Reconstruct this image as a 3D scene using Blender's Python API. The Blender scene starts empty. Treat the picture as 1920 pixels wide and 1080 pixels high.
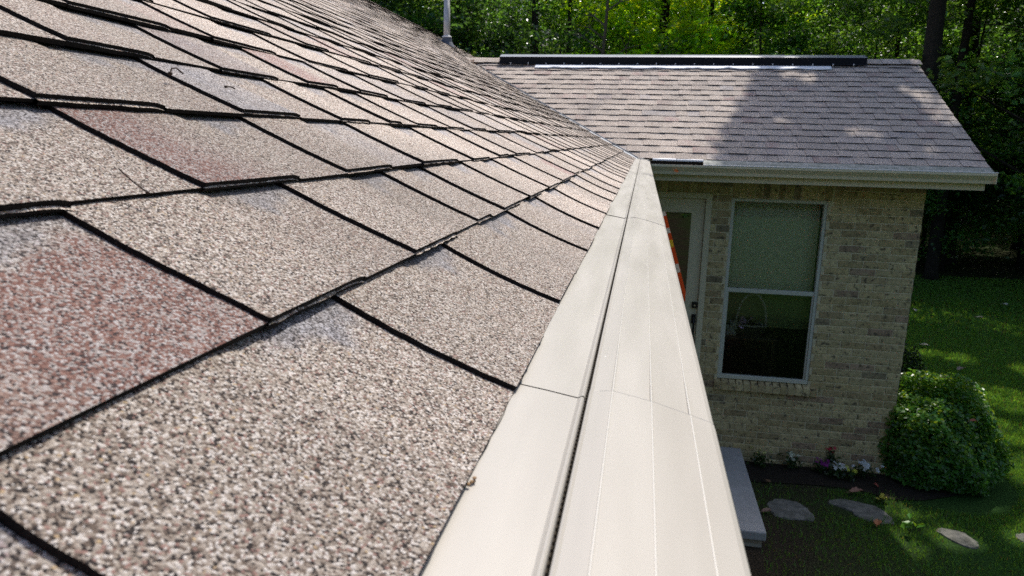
import bpy, math, random
import numpy as np
from math import radians, sin, cos, pi, sqrt

scene = bpy.context.scene
C = scene.collection
# ------------------------------------------------------------------ camera
CX, CZ = 0.07926, 0.17151
YAW, PITCH, ROLL = 0.17567, 0.208, 0.02296
cam_d = bpy.data.cameras.new("camera")
cam = bpy.data.objects.new("camera", cam_d)
C.objects.link(cam)
scene.camera = cam
cam_d.sensor_width = 36.0
cam_d.lens = 36.0 * 1335.73 / 1920.0
cam_d.clip_start = 0.02
cam_d.clip_end = 600
_f = np.array([-sin(YAW) * cos(PITCH), cos(YAW) * cos(PITCH), -sin(PITCH)])
_r = np.array([cos(YAW), sin(YAW), 0.0])
_u = np.cross(_r, _f)
_r2 = cos(ROLL) * _r + sin(ROLL) * _u
_u2 = -sin(ROLL) * _r + cos(ROLL) * _u
from mathutils import Matrix, Vector
m = Matrix(((_r2[0], _u2[0], -_f[0], CX), (_r2[1], _u2[1], -_f[1], 0), (_r2[2], _u2[2], -_f[2], CZ), (0, 0, 0, 1)))
cam.matrix_world = m
cam_d.dof.use_dof = True
cam_d.dof.focus_distance = 1.1
cam_d.dof.aperture_fstop = 17.0

# ------------------------------------------------------------------ world, sun, exposure
SUN_AZ, SUN_EL = radians(18), radians(60)          # azimuth measured from +Y towards +X
SD = np.array([sin(SUN_AZ) * cos(SUN_EL), cos(SUN_AZ) * cos(SUN_EL), sin(SUN_EL)])
world = bpy.data.worlds.new("World")
scene.world = world
world.use_nodes = True
wn = world.node_tree
sky = wn.nodes.new("ShaderNodeTexSky")
sky.sky_type = 'NISHITA'
sky.sun_disc = False
sky.sun_elevation = SUN_EL
sky.sun_rotation = SUN_AZ
sky.air_density = 0.8
sky.dust_density = 2.5
wn.links.new(sky.outputs[0], wn.nodes["Background"].inputs[0])
wn.nodes["Background"].inputs[1].default_value = 0.17
sun_d = bpy.data.lights.new("sun", 'SUN')
sun_d.energy = 3.7
sun_d.angle = radians(0.53)
sun_d.color = (1.0, 0.95, 0.875)
sun = bpy.data.objects.new("sun", sun_d)
C.objects.link(sun)
sun.rotation_euler = Vector(SD.tolist()).to_track_quat('Z', 'Y').to_euler()
scene.view_settings.view_transform = 'Standard'
scene.view_settings.look = 'None'
scene.view_settings.exposure = 0.35
scene.view_settings.gamma = 1.0
scene.render.engine = 'CYCLES'
scene.cycles.use_denoising = False

# ------------------------------------------------------------------ constants from the survey
T_SL = 0.508                       # roof slope
TH = math.atan(T_SL)
SN, CS = sin(TH), cos(TH)
W = 0.143                          # shingle exposure
PLY = 0.0042
L = 7.455                          # wing eave
DW = 2.349                         # wing half width
DM = 4.97                          # main half width
XR = 3.282                         # wing rake edge
WY = 7.90                          # wing wall face
XW = 2.92                          # wing wall right corner
ZG = -3.38                         # ground
YEND = 17.2
Y0 = -1.6

# ------------------------------------------------------------------ helpers
def tag(o, label=None, cat=None, group=None, kind=None):
    if label: o['label'] = label
    if cat: o['category'] = cat
    if group: o['group'] = group
    if kind: o['kind'] = kind
    return o

def empty(name, loc=(0, 0, 0), rz=0.0):
    o = bpy.data.objects.new(name, None)
    C.objects.link(o)
    o.location = loc
    o.rotation_euler = (0, 0, rz)
    o.empty_display_size = 0.1
    return o

class MB:
    """collects vertices and faces for ONE mesh object"""
    def __init__(s):
        s.v = []; s.f = []; s.mi = []; s.col = []
    def add(s, vs, fs, mi=0, col=None):
        b = len(s.v)
        s.v += [tuple(p) for p in vs]
        s.f += [tuple(b + i for i in f) for f in fs]
        s.mi += [mi] * len(fs)
        s.col += [col or (0, 0, 0)] * len(vs)
    def box(s, x0, y0, z0, x1, y1, z1, mi=0, col=None):
        vs = [(x0, y0, z0), (x1, y0, z0), (x1, y1, z0), (x0, y1, z0), (x0, y0, z1), (x1, y0, z1), (x1, y1, z1), (x0, y1, z1)]
        s.add(vs, [(0, 3, 2, 1), (4, 5, 6, 7), (0, 1, 5, 4), (1, 2, 6, 5), (2, 3, 7, 6), (3, 0, 4, 7)], mi, col)
    def quad(s, a, b, c, d, mi=0, col=None):
        s.add([a, b, c, d], [(0, 1, 2, 3)], mi, col)
    def tube(s, path, radii, n=8, mi=0, cap=True, col=None):
        path = [np.array(p, float) for p in path]
        rings = []
        for i, p in enumerate(path):
            d = path[min(i + 1, len(path) - 1)] - path[max(i - 1, 0)]
            d /= (np.linalg.norm(d) + 1e-9)
            a = np.array([0, 0, 1.0]) if abs(d[2]) < .9 else np.array([1.0, 0, 0])
            e1 = np.cross(d, a); e1 /= np.linalg.norm(e1)
            e2 = np.cross(d, e1)
            rings.append([p + radii[i] * (cos(2 * pi * k / n) * e1 + sin(2 * pi * k / n) * e2) for k in range(n)])
        vs = [q for r in rings for q in r]
        fs = []
        for i in range(len(path) - 1):
            for k in range(n):
                fs.append((i * n + k, i * n + (k + 1) % n, (i + 1) * n + (k + 1) % n, (i + 1) * n + k))
        if cap:
            fs.append(tuple(range(n - 1, -1, -1)))
            fs.append(tuple((len(path) - 1) * n + k for k in range(n)))
        s.add(vs, fs, mi, col)
    def sweep(s, prof, y0, y1, frame, closed=False, mi=0, segs=1, col=None):
        """profile points (a,b) swept along s from y0 to y1; frame(s,a,b)->xyz"""
        n = len(prof)
        vs = []
        for j in range(segs + 1):
            y = y0 + (y1 - y0) * j / segs
            vs += [frame(y, a, b) for a, b in prof]
        fs = []
        for j in range(segs):
            for i in range(n if closed else n - 1):
                i2 = (i + 1) % n
                fs.append((j * n + i, j * n + i2, (j + 1) * n + i2, (j + 1) * n + i))
        if closed:
            fs.append(tuple(range(n - 1, -1, -1)))
            fs.append(tuple(segs * n + i for i in range(n)))
        s.add(vs, fs, mi, col)
    def build(s, name, mats, parent=None, smooth=False, tone=False, loc=(0, 0, 0), bevel=0):
        me = bpy.data.meshes.new(name)
        me.from_pydata(s.v, [], s.f)
        if not isinstance(mats, (list, tuple)): mats = [mats]
        for mm in mats: me.materials.append(mm)
        if len(mats) > 1: me.polygons.foreach_set('material_index', s.mi)
        if tone:
            at = me.color_attributes.new('tone', 'FLOAT_COLOR', 'POINT')
            at.data.foreach_set('color', np.concatenate([np.array(s.col, np.float32), np.ones((len(s.v), 1), np.float32)], 1).ravel())
        if smooth: me.polygons.foreach_set('use_smooth', [True] * len(me.polygons))
        me.update()
        o = bpy.data.objects.new(name, me)
        C.objects.link(o)
        o.location = loc
        if parent: o.parent = parent
        if bevel:
            b = o.modifiers.new('bevel', 'BEVEL'); b.width = bevel; b.segments = 2; b.limit_method = 'ANGLE'
        return o

def np_mesh(name, V, F, mats, mi=None, tone=None, smooth=False):
    """big mesh from numpy arrays; F is (n,3) or (n,4) or list of such arrays"""
    if not isinstance(F, list): F = [F]
    me = bpy.data.meshes.new(name)
    me.vertices.add(len(V))
    me.vertices.foreach_set('co', np.asarray(V, np.float32).ravel())
    loops = np.concatenate([f.ravel() for f in F]).astype(np.int32)
    tot = np.concatenate([np.full(len(f), f.shape[1]) for f in F]).astype(np.int32)
    start = np.concatenate([[0], np.cumsum(tot)[:-1]]).astype(np.int32)
    me.loops.add(len(loops)); me.loops.foreach_set('vertex_index', loops)
    me.polygons.add(len(tot))
    me.polygons.foreach_set('loop_start', start)
    me.polygons.foreach_set('loop_total', tot)
    for mm in (mats if isinstance(mats, (list, tuple)) else [mats]): me.materials.append(mm)
    if mi is not None: me.polygons.foreach_set('material_index', np.asarray(mi, np.int32))
    me.polygons.foreach_set('use_smooth', np.full(len(tot), smooth))
    if tone is not None:
        at = me.color_attributes.new('tone', 'FLOAT_COLOR', 'POINT')
        at.data.foreach_set('color', np.concatenate([np.asarray(tone, np.float32), np.ones((len(V), 1), np.float32)], 1).ravel())
    me.update(calc_edges=True)
    me.validate()
    return me

def link(name, me, parent=None, loc=(0, 0, 0)):
    o = bpy.data.objects.new(name, me); C.objects.link(o); o.location = loc
    if parent: o.parent = parent
    return o

def copy_tree(o, parent=None):
    c = o.copy(); C.objects.link(c)
    if parent: c.parent = parent
    for ch in list(o.children): copy_tree(ch, c)
    return c

# ------------------------------------------------------------------ materials
def new_mat(name, base=(.5, .5, .5), rough=.6, spec=.5, metal=0.0):
    mt = bpy.data.materials.new(name); mt.use_nodes = True
    b = mt.node_tree.nodes['Principled BSDF']
    b.inputs['Base Color'].default_value = (*base, 1)
    b.inputs['Roughness'].default_value = rough
    b.inputs['Specular IOR Level'].default_value = spec
    b.inputs['Metallic'].default_value = metal
    return mt
def N(mt, t, **kw):
    n = mt.node_tree.nodes.new(t)
    for k, v in kw.items(): setattr(n, k, v)
    return n
def LK(mt, a, b): mt.node_tree.links.new(a, b)
def bsdf(mt): return mt.node_tree.nodes['Principled BSDF']
def ramp(mt, stops, interp='LINEAR'):
    n = N(mt, 'ShaderNodeValToRGB'); cr = n.color_ramp; cr.interpolation = interp
    while len(cr.elements) < len(stops): cr.elements.new(.5)
    for e, (p, c) in zip(cr.elements, stops): e.position = p; e.color = (*c, 1)
    return n
def mixc(mt, fac, a, b, blend='MIX'):
    n = N(mt, 'ShaderNodeMix', data_type='RGBA', blend_type=blend)
    for sock, v in ((n.inputs[0], fac), (n.inputs[6], a), (n.inputs[7], b)):
        if isinstance(v, (int, float)): sock.default_value = v
        elif isinstance(v, tuple): sock.default_value = (*v, 1)
        else: LK(mt, v, sock)
    return n.outputs[2]
def noise_mat(name, stops, scale, rough=.7, spec=.4, bump=0.0, bump_scale=None, detail=6, dist=.01, metal=0.0):
    mt = new_mat(name, rough=rough, spec=spec, metal=metal)
    tc = N(mt, 'ShaderNodeTexCoord')
    nz = N(mt, 'ShaderNodeTexNoise'); nz.inputs['Scale'].default_value = scale; nz.inputs['Detail'].default_value = detail
    nz.inputs['Roughness'].default_value = .65
    LK(mt, tc.outputs['Object'], nz.inputs['Vector'])
    r = ramp(mt, stops); LK(mt, nz.outputs['Fac'], r.inputs[0]); LK(mt, r.outputs[0], bsdf(mt).inputs['Base Color'])
    if bump:
        n2 = N(mt, 'ShaderNodeTexNoise'); n2.inputs['Scale'].default_value = bump_scale or scale * 3; n2.inputs['Detail'].default_value = 5
        LK(mt, tc.outputs['Object'], n2.inputs['Vector'])
        bp = N(mt, 'ShaderNodeBump'); bp.inputs['Strength'].default_value = bump; bp.inputs['Distance'].default_value = dist
        LK(mt, n2.outputs['Fac'], bp.inputs['Height']); LK(mt, bp.outputs[0], bsdf(mt).inputs['Normal'])
    return mt

# granule palettes: (weight, colour)
PAL = [(.19, (.04, .032, .028)), (.16, (.175, .132, .100)), (.23, (.36, .297, .235)), (.20, (.515, .445, .365)),
       (.15, (.73, .665, .585)), (.06, (.33, .20, .16)), (.01, (.52, .38, .22))]
PALR = [(.17, (.055, .040, .038)), (.26, (.215, .105, .080)), (.20, (.31, .175, .135)), (.24, (.40, .34, .30)), (.15, (.56, .51, .47))]
PALB = [(.22, (.055, .052, .055)), (.30, (.19, .182, .185)), (.28, (.32, .31, .32)), (.16, (.45, .445, .46)), (.04, (.58, .58, .60))]
def pal_ramp(mt, pal):
    acc = 0; st = []
    for w_, c_ in pal: st.append((acc, c_)); acc += w_
    return ramp(mt, st, 'CONSTANT')
def shingle_material():
    mt = new_mat('shingle_granules', rough=.88, spec=.25)
    tc = N(mt, 'ShaderNodeTexCoord')
    at = N(mt, 'ShaderNodeVertexColor', layer_name='tone')
    sp = N(mt, 'ShaderNodeSeparateColor'); LK(mt, at.outputs[0], sp.inputs[0])
    vo = N(mt, 'ShaderNodeTexVoronoi'); vo.inputs['Scale'].default_value = 760
    LK(mt, tc.outputs['Object'], vo.inputs['Vector'])
    s2 = N(mt, 'ShaderNodeSeparateColor'); LK(mt, vo.outputs['Color'], s2.inputs[0])
    cols = []
    for p in (PAL, PALR, PALB):
        r = pal_ramp(mt, p); LK(mt, s2.outputs[0], r.inputs[0]); cols.append(r.outputs[0])
    # mottled patch noise shifts the blend
    nz = N(mt, 'ShaderNodeTexNoise'); nz.inputs['Scale'].default_value = 14; nz.inputs['Detail'].default_value = 4
    LK(mt, tc.outputs['Object'], nz.inputs['Vector'])
    def soft(chan):
        a = N(mt, 'ShaderNodeMath', operation='ADD'); LK(mt, chan, a.inputs[0]); LK(mt, nz.outputs['Fac'], a.inputs[1])
        b = N(mt, 'ShaderNodeMath', operation='SUBTRACT'); LK(mt, a.outputs[0], b.inputs[0]); b.inputs[1].default_value = .5
        c = N(mt, 'ShaderNodeMath', operation='MULTIPLY', use_clamp=True); LK(mt, b.outputs[0], c.inputs[0]); LK(mt, chan, c.inputs[1])
        d = N(mt, 'ShaderNodeMath', operation='MULTIPLY', use_clamp=True); LK(mt, c.outputs[0], d.inputs[0]); d.inputs[1].default_value = 1.5
        return d.outputs[0]
    c = mixc(mt, soft(sp.outputs[0]), cols[0], cols[1])
    c = mixc(mt, soft(sp.outputs[1]), c, cols[2])
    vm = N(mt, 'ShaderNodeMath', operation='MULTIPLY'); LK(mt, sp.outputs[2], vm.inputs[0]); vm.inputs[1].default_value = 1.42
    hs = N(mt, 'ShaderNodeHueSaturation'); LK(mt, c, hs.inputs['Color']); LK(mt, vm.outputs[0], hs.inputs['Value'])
    # large faint weather streaks
    n3 = N(mt, 'ShaderNodeTexNoise'); n3.inputs['Scale'].default_value = 2.2; n3.inputs['Detail'].default_value = 5
    LK(mt, tc.outputs['Object'], n3.inputs['Vector'])
    r3 = ramp(mt, [(.3, (.80, .815, .86)), (.7, (.99, .995, 1.035))]); LK(mt, n3.outputs['Fac'], r3.inputs[0])
    c = mixc(mt, 1.0, hs.outputs[0], r3.outputs[0], 'MULTIPLY')
    LK(mt, c, bsdf(mt).inputs['Base Color'])
    bp = N(mt, 'ShaderNodeBump'); bp.inputs['Strength'].default_value = .9; bp.inputs['Distance'].default_value = .0011
    bp.invert = True
    LK(mt, vo.outputs['Distance'], bp.inputs['Height']); LK(mt, bp.outputs[0], bsdf(mt).inputs['Normal'])
    return mt
M = {}
M['shingle'] = shingle_material()
M['asphalt'] = noise_mat('asphalt_cut_edge', [(.35, (.006, .006, .006)), (.62, (.02, .018, .017)), (.78, (.16, .13, .11))], 700, rough=.95, spec=.15)
gm = new_mat("granule", rough=.45, spec=.5)
_a = N(gm, 'ShaderNodeVertexColor', layer_name='tone'); LK(gm, _a.outputs[0], bsdf(gm).inputs['Base Color'])
M['granule'] = gm
M['cream'] = noise_mat('cream_painted_aluminium', [(.3, (.60, .565, .515)), (.7, (.645, .61, .56))], 6, rough=.38, spec=.45, bump=.06, bump_scale=180, dist=.001)
# dirt specks on the cover
def cream_dirty():
    mt = noise_mat('cream_cover_dusty', [(.3, (.395, .370, .328)), (.7, (.415, .390, .346))], 5, rough=.36, spec=.45)
    tc = N(mt, 'ShaderNodeTexCoord'); vo = N(mt, 'ShaderNodeTexVoronoi'); vo.inputs['Scale'].default_value = 52
    LK(mt, tc.outputs['Object'], vo.inputs['Vector'])
    s = N(mt, 'ShaderNodeSeparateColor'); LK(mt, vo.outputs['Color'], s.inputs[0])
    thr = N(mt, 'ShaderNodeMath', operation='MULTIPLY'); LK(mt, s.outputs[0], thr.inputs[0]); thr.inputs[1].default_value = .115
    sb = N(mt, 'ShaderNodeMath', operation='SUBTRACT'); LK(mt, thr.outputs[0], sb.inputs[0]); sb.inputs[1].default_value = .072
    lt = N(mt, 'ShaderNodeMath', operation='LESS_THAN'); LK(mt, vo.outputs['Distance'], lt.inputs[0]); LK(mt, sb.outputs[0], lt.inputs[1])
    prev = bsdf(mt).inputs['Base Color'].links[0].from_socket
    dirt = ramp(mt, [(0, (.16, .13, .10)), (.5, (.30, .27, .23)), (.75, (.80, .79, .76))], 'CONSTANT'); LK(mt, s.outputs[1], dirt.inputs[0])
    c = mixc(mt, lt.outputs[0], prev, dirt.outputs[0])
    n2 = N(mt, 'ShaderNodeTexNoise'); n2.inputs['Scale'].default_value = 26; n2.inputs['Detail'].default_value = 8
    mp = N(mt, 'ShaderNodeMapping'); mp.inputs['Scale'].default_value = (1.0, .12, 1.0)
    LK(mt, tc.outputs['Object'], mp.inputs[0]); LK(mt, mp.outputs[0], n2.inputs['Vector'])
    r2 = ramp(mt, [(.36, (.965, .962, .955)), (.6, (1, 1, 1))]); LK(mt, n2.outputs['Fac'], r2.inputs[0])
    c = mixc(mt, 1.0, c, r2.outputs[0], 'MULTIPLY')
    LK(mt, c, bsdf(mt).inputs['Base Color'])
    rr = ramp(mt, [(.3, (.3, .3, .3)), (.7, (.45, .45, .45))]); LK(mt, n2.outputs['Fac'], rr.inputs[0]); LK(mt, rr.outputs[0], bsdf(mt).inputs['Roughness'])
    return mt
M['cover'] = cream_dirty()
M['bare'] = new_mat('bare_edge_rib_highlight', (.50, .475, .425), .35, .5)  # bare metal at seams; on the cover ribs a painted highlight
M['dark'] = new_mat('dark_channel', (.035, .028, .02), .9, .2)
M['trim'] = noise_mat('almond_trim_paint', [(.3, (.68, .60, .40)), (.7, (.74, .655, .445))], 4, rough=.6, spec=.22)
M['lip'] = new_mat('sunlit_gutter_lip', (.74, .73, .69), .3, .5)  # lighter than the gutter paint, standing for sun on the lip
M['apron'] = noise_mat('weathered_apron', [(.3, (.16, .18, .145)), (.5, (.27, .28, .245)), (.62, (.36, .36, .335)), (.74, (.10, .12, .08))], 22, rough=.7)
M['galv'] = noise_mat('galvanised_steel', [(.35, (.30, .31, .33)), (.65, (.40, .41, .43))], 9, rough=.5, metal=.35)
M['boot'] = new_mat('slate_rubber_boot', (.07, .085, .12), .55, .4)
M['sunspot'] = new_mat('sunspot_white', (.85, .86, .88), .5, .4)
M['ventdark'] = new_mat('black_vent', (.008, .009, .012), .75, .15)
M['venttop'] = new_mat('vent_top_sky_sheen', (.20, .22, .25), .3, .6)  # paler than the black vent, painting in the sky's reflection on top
M['whitemetal'] = new_mat('white_flashing', (.82, .84, .88), .35, .5)
M['valley'] = new_mat('valley_metal', (.11, .125, .15), .45, .5, .5)
M['mortar'] = noise_mat('mortar', [(.3, (.62, .54, .34)), (.7, (.74, .65, .42))], 30, rough=.95, bump=.4, bump_scale=160, dist=.003)
def brick_material():
    mt = new_mat('tumbled_brick', rough=.92, spec=.2)
    tc = N(mt, 'ShaderNodeTexCoord'); at = N(mt, 'ShaderNodeVertexColor', layer_name='tone')
    n1 = N(mt, 'ShaderNodeTexNoise'); n1.inputs['Scale'].default_value = 24; n1.inputs['Detail'].default_value = 7; n1.inputs['Roughness'].default_value = .7
    LK(mt, tc.outputs['Object'], n1.inputs['Vector'])
    r1 = ramp(mt, [(.3, (.45, .42, .38)), (.44, (.85, .84, .82)), (.6, (1.05, 1.05, 1.04)), (.74, (1.3, 1.3, 1.28))])
    LK(mt, n1.outputs['Fac'], r1.inputs[0])
    c = mixc(mt, 1.0, at.outputs[0], r1.outputs[0], 'MULTIPLY')
    n2 = N(mt, 'ShaderNodeTexNoise'); n2.inputs['Scale'].default_value = 9; n2.inputs['Detail'].default_value = 6
    LK(mt, tc.outputs['Object'], n2.inputs['Vector'])
    r2 = ramp(mt, [(.56, (0, 0, 0)), (.74, (.8, .8, .8))]); LK(mt, n2.outputs['Fac'], r2.inputs[0])
    c = mixc(mt, r2.outputs[0], c, (.60, .50, .27))
    n4 = N(mt, 'ShaderNodeTexNoise'); n4.inputs['Scale'].default_value = 21; n4.inputs['Detail'].default_value = 4
    LK(mt, tc.outputs['Object'], n4.inputs['Vector'])
    r4 = ramp(mt, [(.57, (0, 0, 0)), (.66, (.85, .85, .85))]); LK(mt, n4.outputs['Fac'], r4.inputs[0])
    c = mixc(mt, r4.outputs[0], c, (.10, .085, .06))
    LK(mt, c, bsdf(mt).inputs['Base Color'])
    bp = N(mt, 'ShaderNodeBump'); bp.inputs['Strength'].default_value = .7; bp.inputs['Distance'].default_value = .006
    LK(mt, n1.outputs['Fac'], bp.inputs['Height']); LK(mt, bp.outputs[0], bsdf(mt).inputs['Normal'])
    return mt
M['brick'] = brick_material()
def plain_brick():
    mt = new_mat('brick_courses', rough=.92, spec=.2)
    tc = N(mt, 'ShaderNodeTexCoord'); sx = N(mt, 'ShaderNodeSeparateXYZ'); LK(mt, tc.outputs['Object'], sx.inputs[0])
    cb = N(mt, 'ShaderNodeCombineXYZ'); LK(mt, sx.outputs['Y'], cb.inputs[0]); LK(mt, sx.outputs['Z'], cb.inputs[1])
    b = N(mt, 'ShaderNodeTexBrick'); LK(mt, cb.outputs[0], b.inputs['Vector'])
    b.inputs['Scale'].default_value = 1; b.inputs['Brick Width'].default_value = .254; b.inputs['Row Height'].default_value = .0798
    b.inputs['Mortar Size'].default_value = .006; b.inputs['Color1'].default_value = (.36, .30, .22, 1); b.inputs['Color2'].default_value = (.22, .17, .12, 1)
    b.inputs['Mortar'].default_value = (.42, .39, .31, 1)
    LK(mt, b.outputs[0], bsdf(mt).inputs['Base Color'])
    bp = N(mt, 'ShaderNodeBump'); bp.inputs['Distance'].default_value = .006; bp.invert = True; LK(mt, b.outputs['Fac'], bp.inputs['Height']); LK(mt, bp.outputs[0], bsdf(mt).inputs['Normal'])
    return mt
M['brick2'] = plain_brick()
def glass_material(name, tint, ior=1.5):
    mt = bpy.data.materials.new(name); mt.use_nodes = True; nt = mt.node_tree; nt.nodes.clear()
    o = N(mt, 'ShaderNodeOutputMaterial'); mx = N(mt, 'ShaderNodeMixShader'); fr = N(mt, 'ShaderNodeFresnel'); fr.inputs[0].default_value = ior
    t = N(mt, 'ShaderNodeBsdfTransparent'); t.inputs[0].default_value = (*tint, 1)
    g = N(mt, 'ShaderNodeBsdfGlossy'); g.inputs['Roughness'].default_value = 0.0; g.inputs[0].default_value = (.95, 1, .97, 1)
    LK(mt, fr.outputs[0], mx.inputs[0]); LK(mt, t.outputs[0], mx.inputs[1]); LK(mt, g.outputs[0], mx.inputs[2]); LK(mt, mx.outputs[0], o.inputs[0])
    return mt
M['glass'] = glass_material('window_glass', (.88, .92, .86), 1.7)
M['screenglass'] = glass_material('screened_glass', (.76, .81, .76), 1.7)
M['doorglass'] = glass_material('door_glass', (.25, .3, .3), 2.3)
M['shade'] = noise_mat('woven_roller_shade', [(.4, (.84, .80, .62)), (.6, (.88, .84, .68))], 40, rough=.9)
M['shadehem'] = new_mat('olive_shade_hem', (.26, .30, .14), .9, .1)
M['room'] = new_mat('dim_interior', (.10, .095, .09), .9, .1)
M['winframe'] = new_mat('window_frame_paint', (.62, .61, .50), .5, .3)
M['metaldark'] = new_mat('black_door_hardware', (.012, .012, .014), .35, .5)
M['chrome'] = new_mat('keyhole_steel', (.7, .7, .68), .3, .5, .8)
M['conc'] = noise_mat('poured_concrete', [(.3, (.36, .355, .335)), (.7, (.46, .45, .43))], 7, rough=.9, bump=.2, bump_scale=120, dist=.003)
M['stone'] = noise_mat('limestone', [(.3, (.08, .078, .062)), (.5, (.16, .155, .13)), (.75, (.27, .25, .215))], 11, rough=.95, bump=.7, bump_scale=26, dist=.02)
M['bark'] = noise_mat('bark', [(.3, (.010, .008, .006)), (.7, (.028, .023, .018))], 7, rough=.95, bump=.9, bump_scale=16, dist=.04)
M['palebark'] = noise_mat('pale_dead_bark', [(.3, (.07, .06, .042)), (.7, (.14, .12, .085))], 8, rough=.95)
M['orange'] = new_mat('orange_fibreglass', (.80, .11, .03), .45, .4)
M['alu'] = new_mat('ladder_aluminium', (.62, .63, .65), .35, .5, .6)
M['white'] = new_mat('white_sticker', (.8, .8, .8), .5)
M['yellow'] = new_mat('yellow_sticker', (.85, .62, .05), .5)
M['mulch'] = noise_mat('dark_mulch', [(.35, (.008, .006, .003)), (.65, (.032, .022, .012)), (.8, (.075, .053, .032))], 30, rough=1, bump=1, bump_scale=60, dist=.03)
M['table'] = noise_mat('walnut_table', [(.3, (.05, .03, .02)), (.7, (.09, .055, .035))], 5, rough=.35)
M['wicker'] = noise_mat('pale_wicker', [(.3, (.55, .50, .44)), (.7, (.80, .75, .68))], 50, rough=.9)
M['darkwicker'] = noise_mat('dark_wicker', [(.3, (.03, .025, .025)), (.7, (.08, .065, .06))], 50, rough=.9)

def leaf_material(name, trans=(.22, .42, .04), rough=.38, spec=.6, tfac=.48):
    mt = new_mat(name, rough=rough, spec=spec)
    nt = mt.node_tree; out = nt.nodes['Material Output']
    at = N(mt, 'ShaderNodeVertexColor', layer_name='tone')
    LK(mt, at.outputs[0], bsdf(mt).inputs['Base Color'])
    tr = N(mt, 'ShaderNodeBsdfTranslucent')
    c = mixc(mt, 1.0, at.outputs[0], trans, 'MULTIPLY'); LK(mt, c, tr.inputs[0])
    mx = N(mt, 'ShaderNodeMixShader'); mx.inputs[0].default_value = tfac
    LK(mt, bsdf(mt).outputs[0], mx.inputs[1]); LK(mt, tr.outputs[0], mx.inputs[2]); LK(mt, mx.outputs[0], out.inputs[0])
    return mt
M['leaf'] = leaf_material('tree_leaf', (7.5, 4.8, 1.4), rough=.33, spec=.7, tfac=.42)
M['bushleaf'] = leaf_material('glossy_bush_leaf', (4.0, 2.8, 1.2), rough=.3, spec=.6, tfac=.38)
M['grass'] = leaf_material('grass_blade', (4.0, 3.0, 1.5), rough=.55, spec=.3, tfac=.35)
M['petal'] = leaf_material('petal', (1.0, 1.0, 1.0), rough=.6, spec=.3, tfac=.4)
M['dryleaf'] = leaf_material('dry_leaf', (1.0, 1.0, 1.0), rough=.6, spec=.3, tfac=.25)
def ground_material():
    mt = new_mat('lawn_soil', rough=1, spec=.1)
    tc = N(mt, 'ShaderNodeTexCoord')
    n1 = N(mt, 'ShaderNodeTexNoise'); n1.inputs['Scale'].default_value = 55; n1.inputs['Detail'].default_value = 6; LK(mt, tc.outputs['Object'], n1.inputs['Vector'])
    g = ramp(mt, [(.3, (.012, .028, .008)), (.5, (.03, .075, .015)), (.7, (.05, .12, .026))]); LK(mt, n1.outputs['Fac'], g.inputs[0])
    so = ramp(mt, [(.3, (.022, .017, .011)), (.7, (.075, .058, .038))]); LK(mt, n1.outputs['Fac'], so.inputs[0])
    n2 = N(mt, 'ShaderNodeTexNoise'); n2.inputs['Scale'].default_value = .9; n2.inputs['Detail'].default_value = 5; LK(mt, tc.outputs['Object'], n2.inputs['Vector'])
    sx = N(mt, 'ShaderNodeSeparateXYZ'); LK(mt, tc.outputs['Object'], sx.inputs[0])
    a = N(mt, 'ShaderNodeMapRange'); a.inputs['From Min'].default_value = 19; a.inputs['From Max'].default_value = 21.5; LK(mt, sx.outputs['Y'], a.inputs[0])
    b = N(mt, 'ShaderNodeMath', operation='MULTIPLY'); LK(mt, n2.outputs['Fac'], b.inputs[0]); b.inputs[1].default_value = 1.3
    c = N(mt, 'ShaderNodeMath', operation='MULTIPLY', use_clamp=True); LK(mt, a.outputs[0], c.inputs[0]); LK(mt, b.outputs[0], c.inputs[1])
    # thin soil close to the house
    d = N(mt, 'ShaderNodeMapRange'); d.inputs['From Min'].default_value = 3.3; d.inputs['From Max'].default_value = 1.6; d.inputs['To Max'].default_value = 1.3; LK(mt, sx.outputs['X'], d.inputs[0])
    e = N(mt, 'ShaderNodeMath', operation='MULTIPLY', use_clamp=True); LK(mt, d.outputs[0], e.inputs[0]); LK(mt, b.outputs[0], e.inputs[1])
    mx = N(mt, 'ShaderNodeMath', operation='MAXIMUM'); LK(mt, c.outputs[0], mx.inputs[0]); LK(mt, e.outputs[0], mx.inputs[1])
    LK(mt, mixc(mt, mx.outputs[0], g.outputs[0], so.outputs[0]), bsdf(mt).inputs['Base Color'])
    bp = N(mt, 'ShaderNodeBump'); bp.inputs['Distance'].default_value = .03; LK(mt, n1.outputs['Fac'], bp.inputs['Height']); LK(mt, bp.outputs[0], bsdf(mt).inputs['Normal'])
    return mt
M['ground'] = ground_material()

# ------------------------------------------------------------------ setting: ground
g = MB(); g.quad((-220, -220, ZG), (220, -220, ZG), (220, 220, ZG), (-220, 220, ZG))
tag(g.build('ground', M['ground']), kind='structure')
b = MB()
rb = random.Random(5)
edge = [(1.36, 7.38), (1.7, 7.42), (2.1, 7.46), (2.5, 7.44), (2.8, 7.30), (3.1, 7.35), (3.5, 7.55), (3.8, 7.8), (3.9, 8.1), (3.7, 8.5), (3.2, 8.6)]
b.add([(x, y, ZG + .012) for x, y in edge] + [(3.0, 7.97, ZG + .012), (1.36, 7.97, ZG + .012)], [tuple(range(len(edge) + 2))])
tag(b.build('flower_bed', M['mulch']), kind='structure')

# ------------------------------------------------------------------ the house
house = tag(empty('brick_house', (0, 0, ZG)), 'tan brick house with brown shingle roofs and a cream guarded gutter', 'house')
class HP:   # build a part with world coordinates under the house
    pass
def part(mb, name, mats, **kw):
    o = mb.build(name, mats, None, **kw)
    o.parent = house
    o.location = (0, 0, -ZG)
    return o
def sub(mb, name, mats, parent, **kw):
    o = mb.build(name, mats, None, **kw)
    o.parent = parent
    return o

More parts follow.
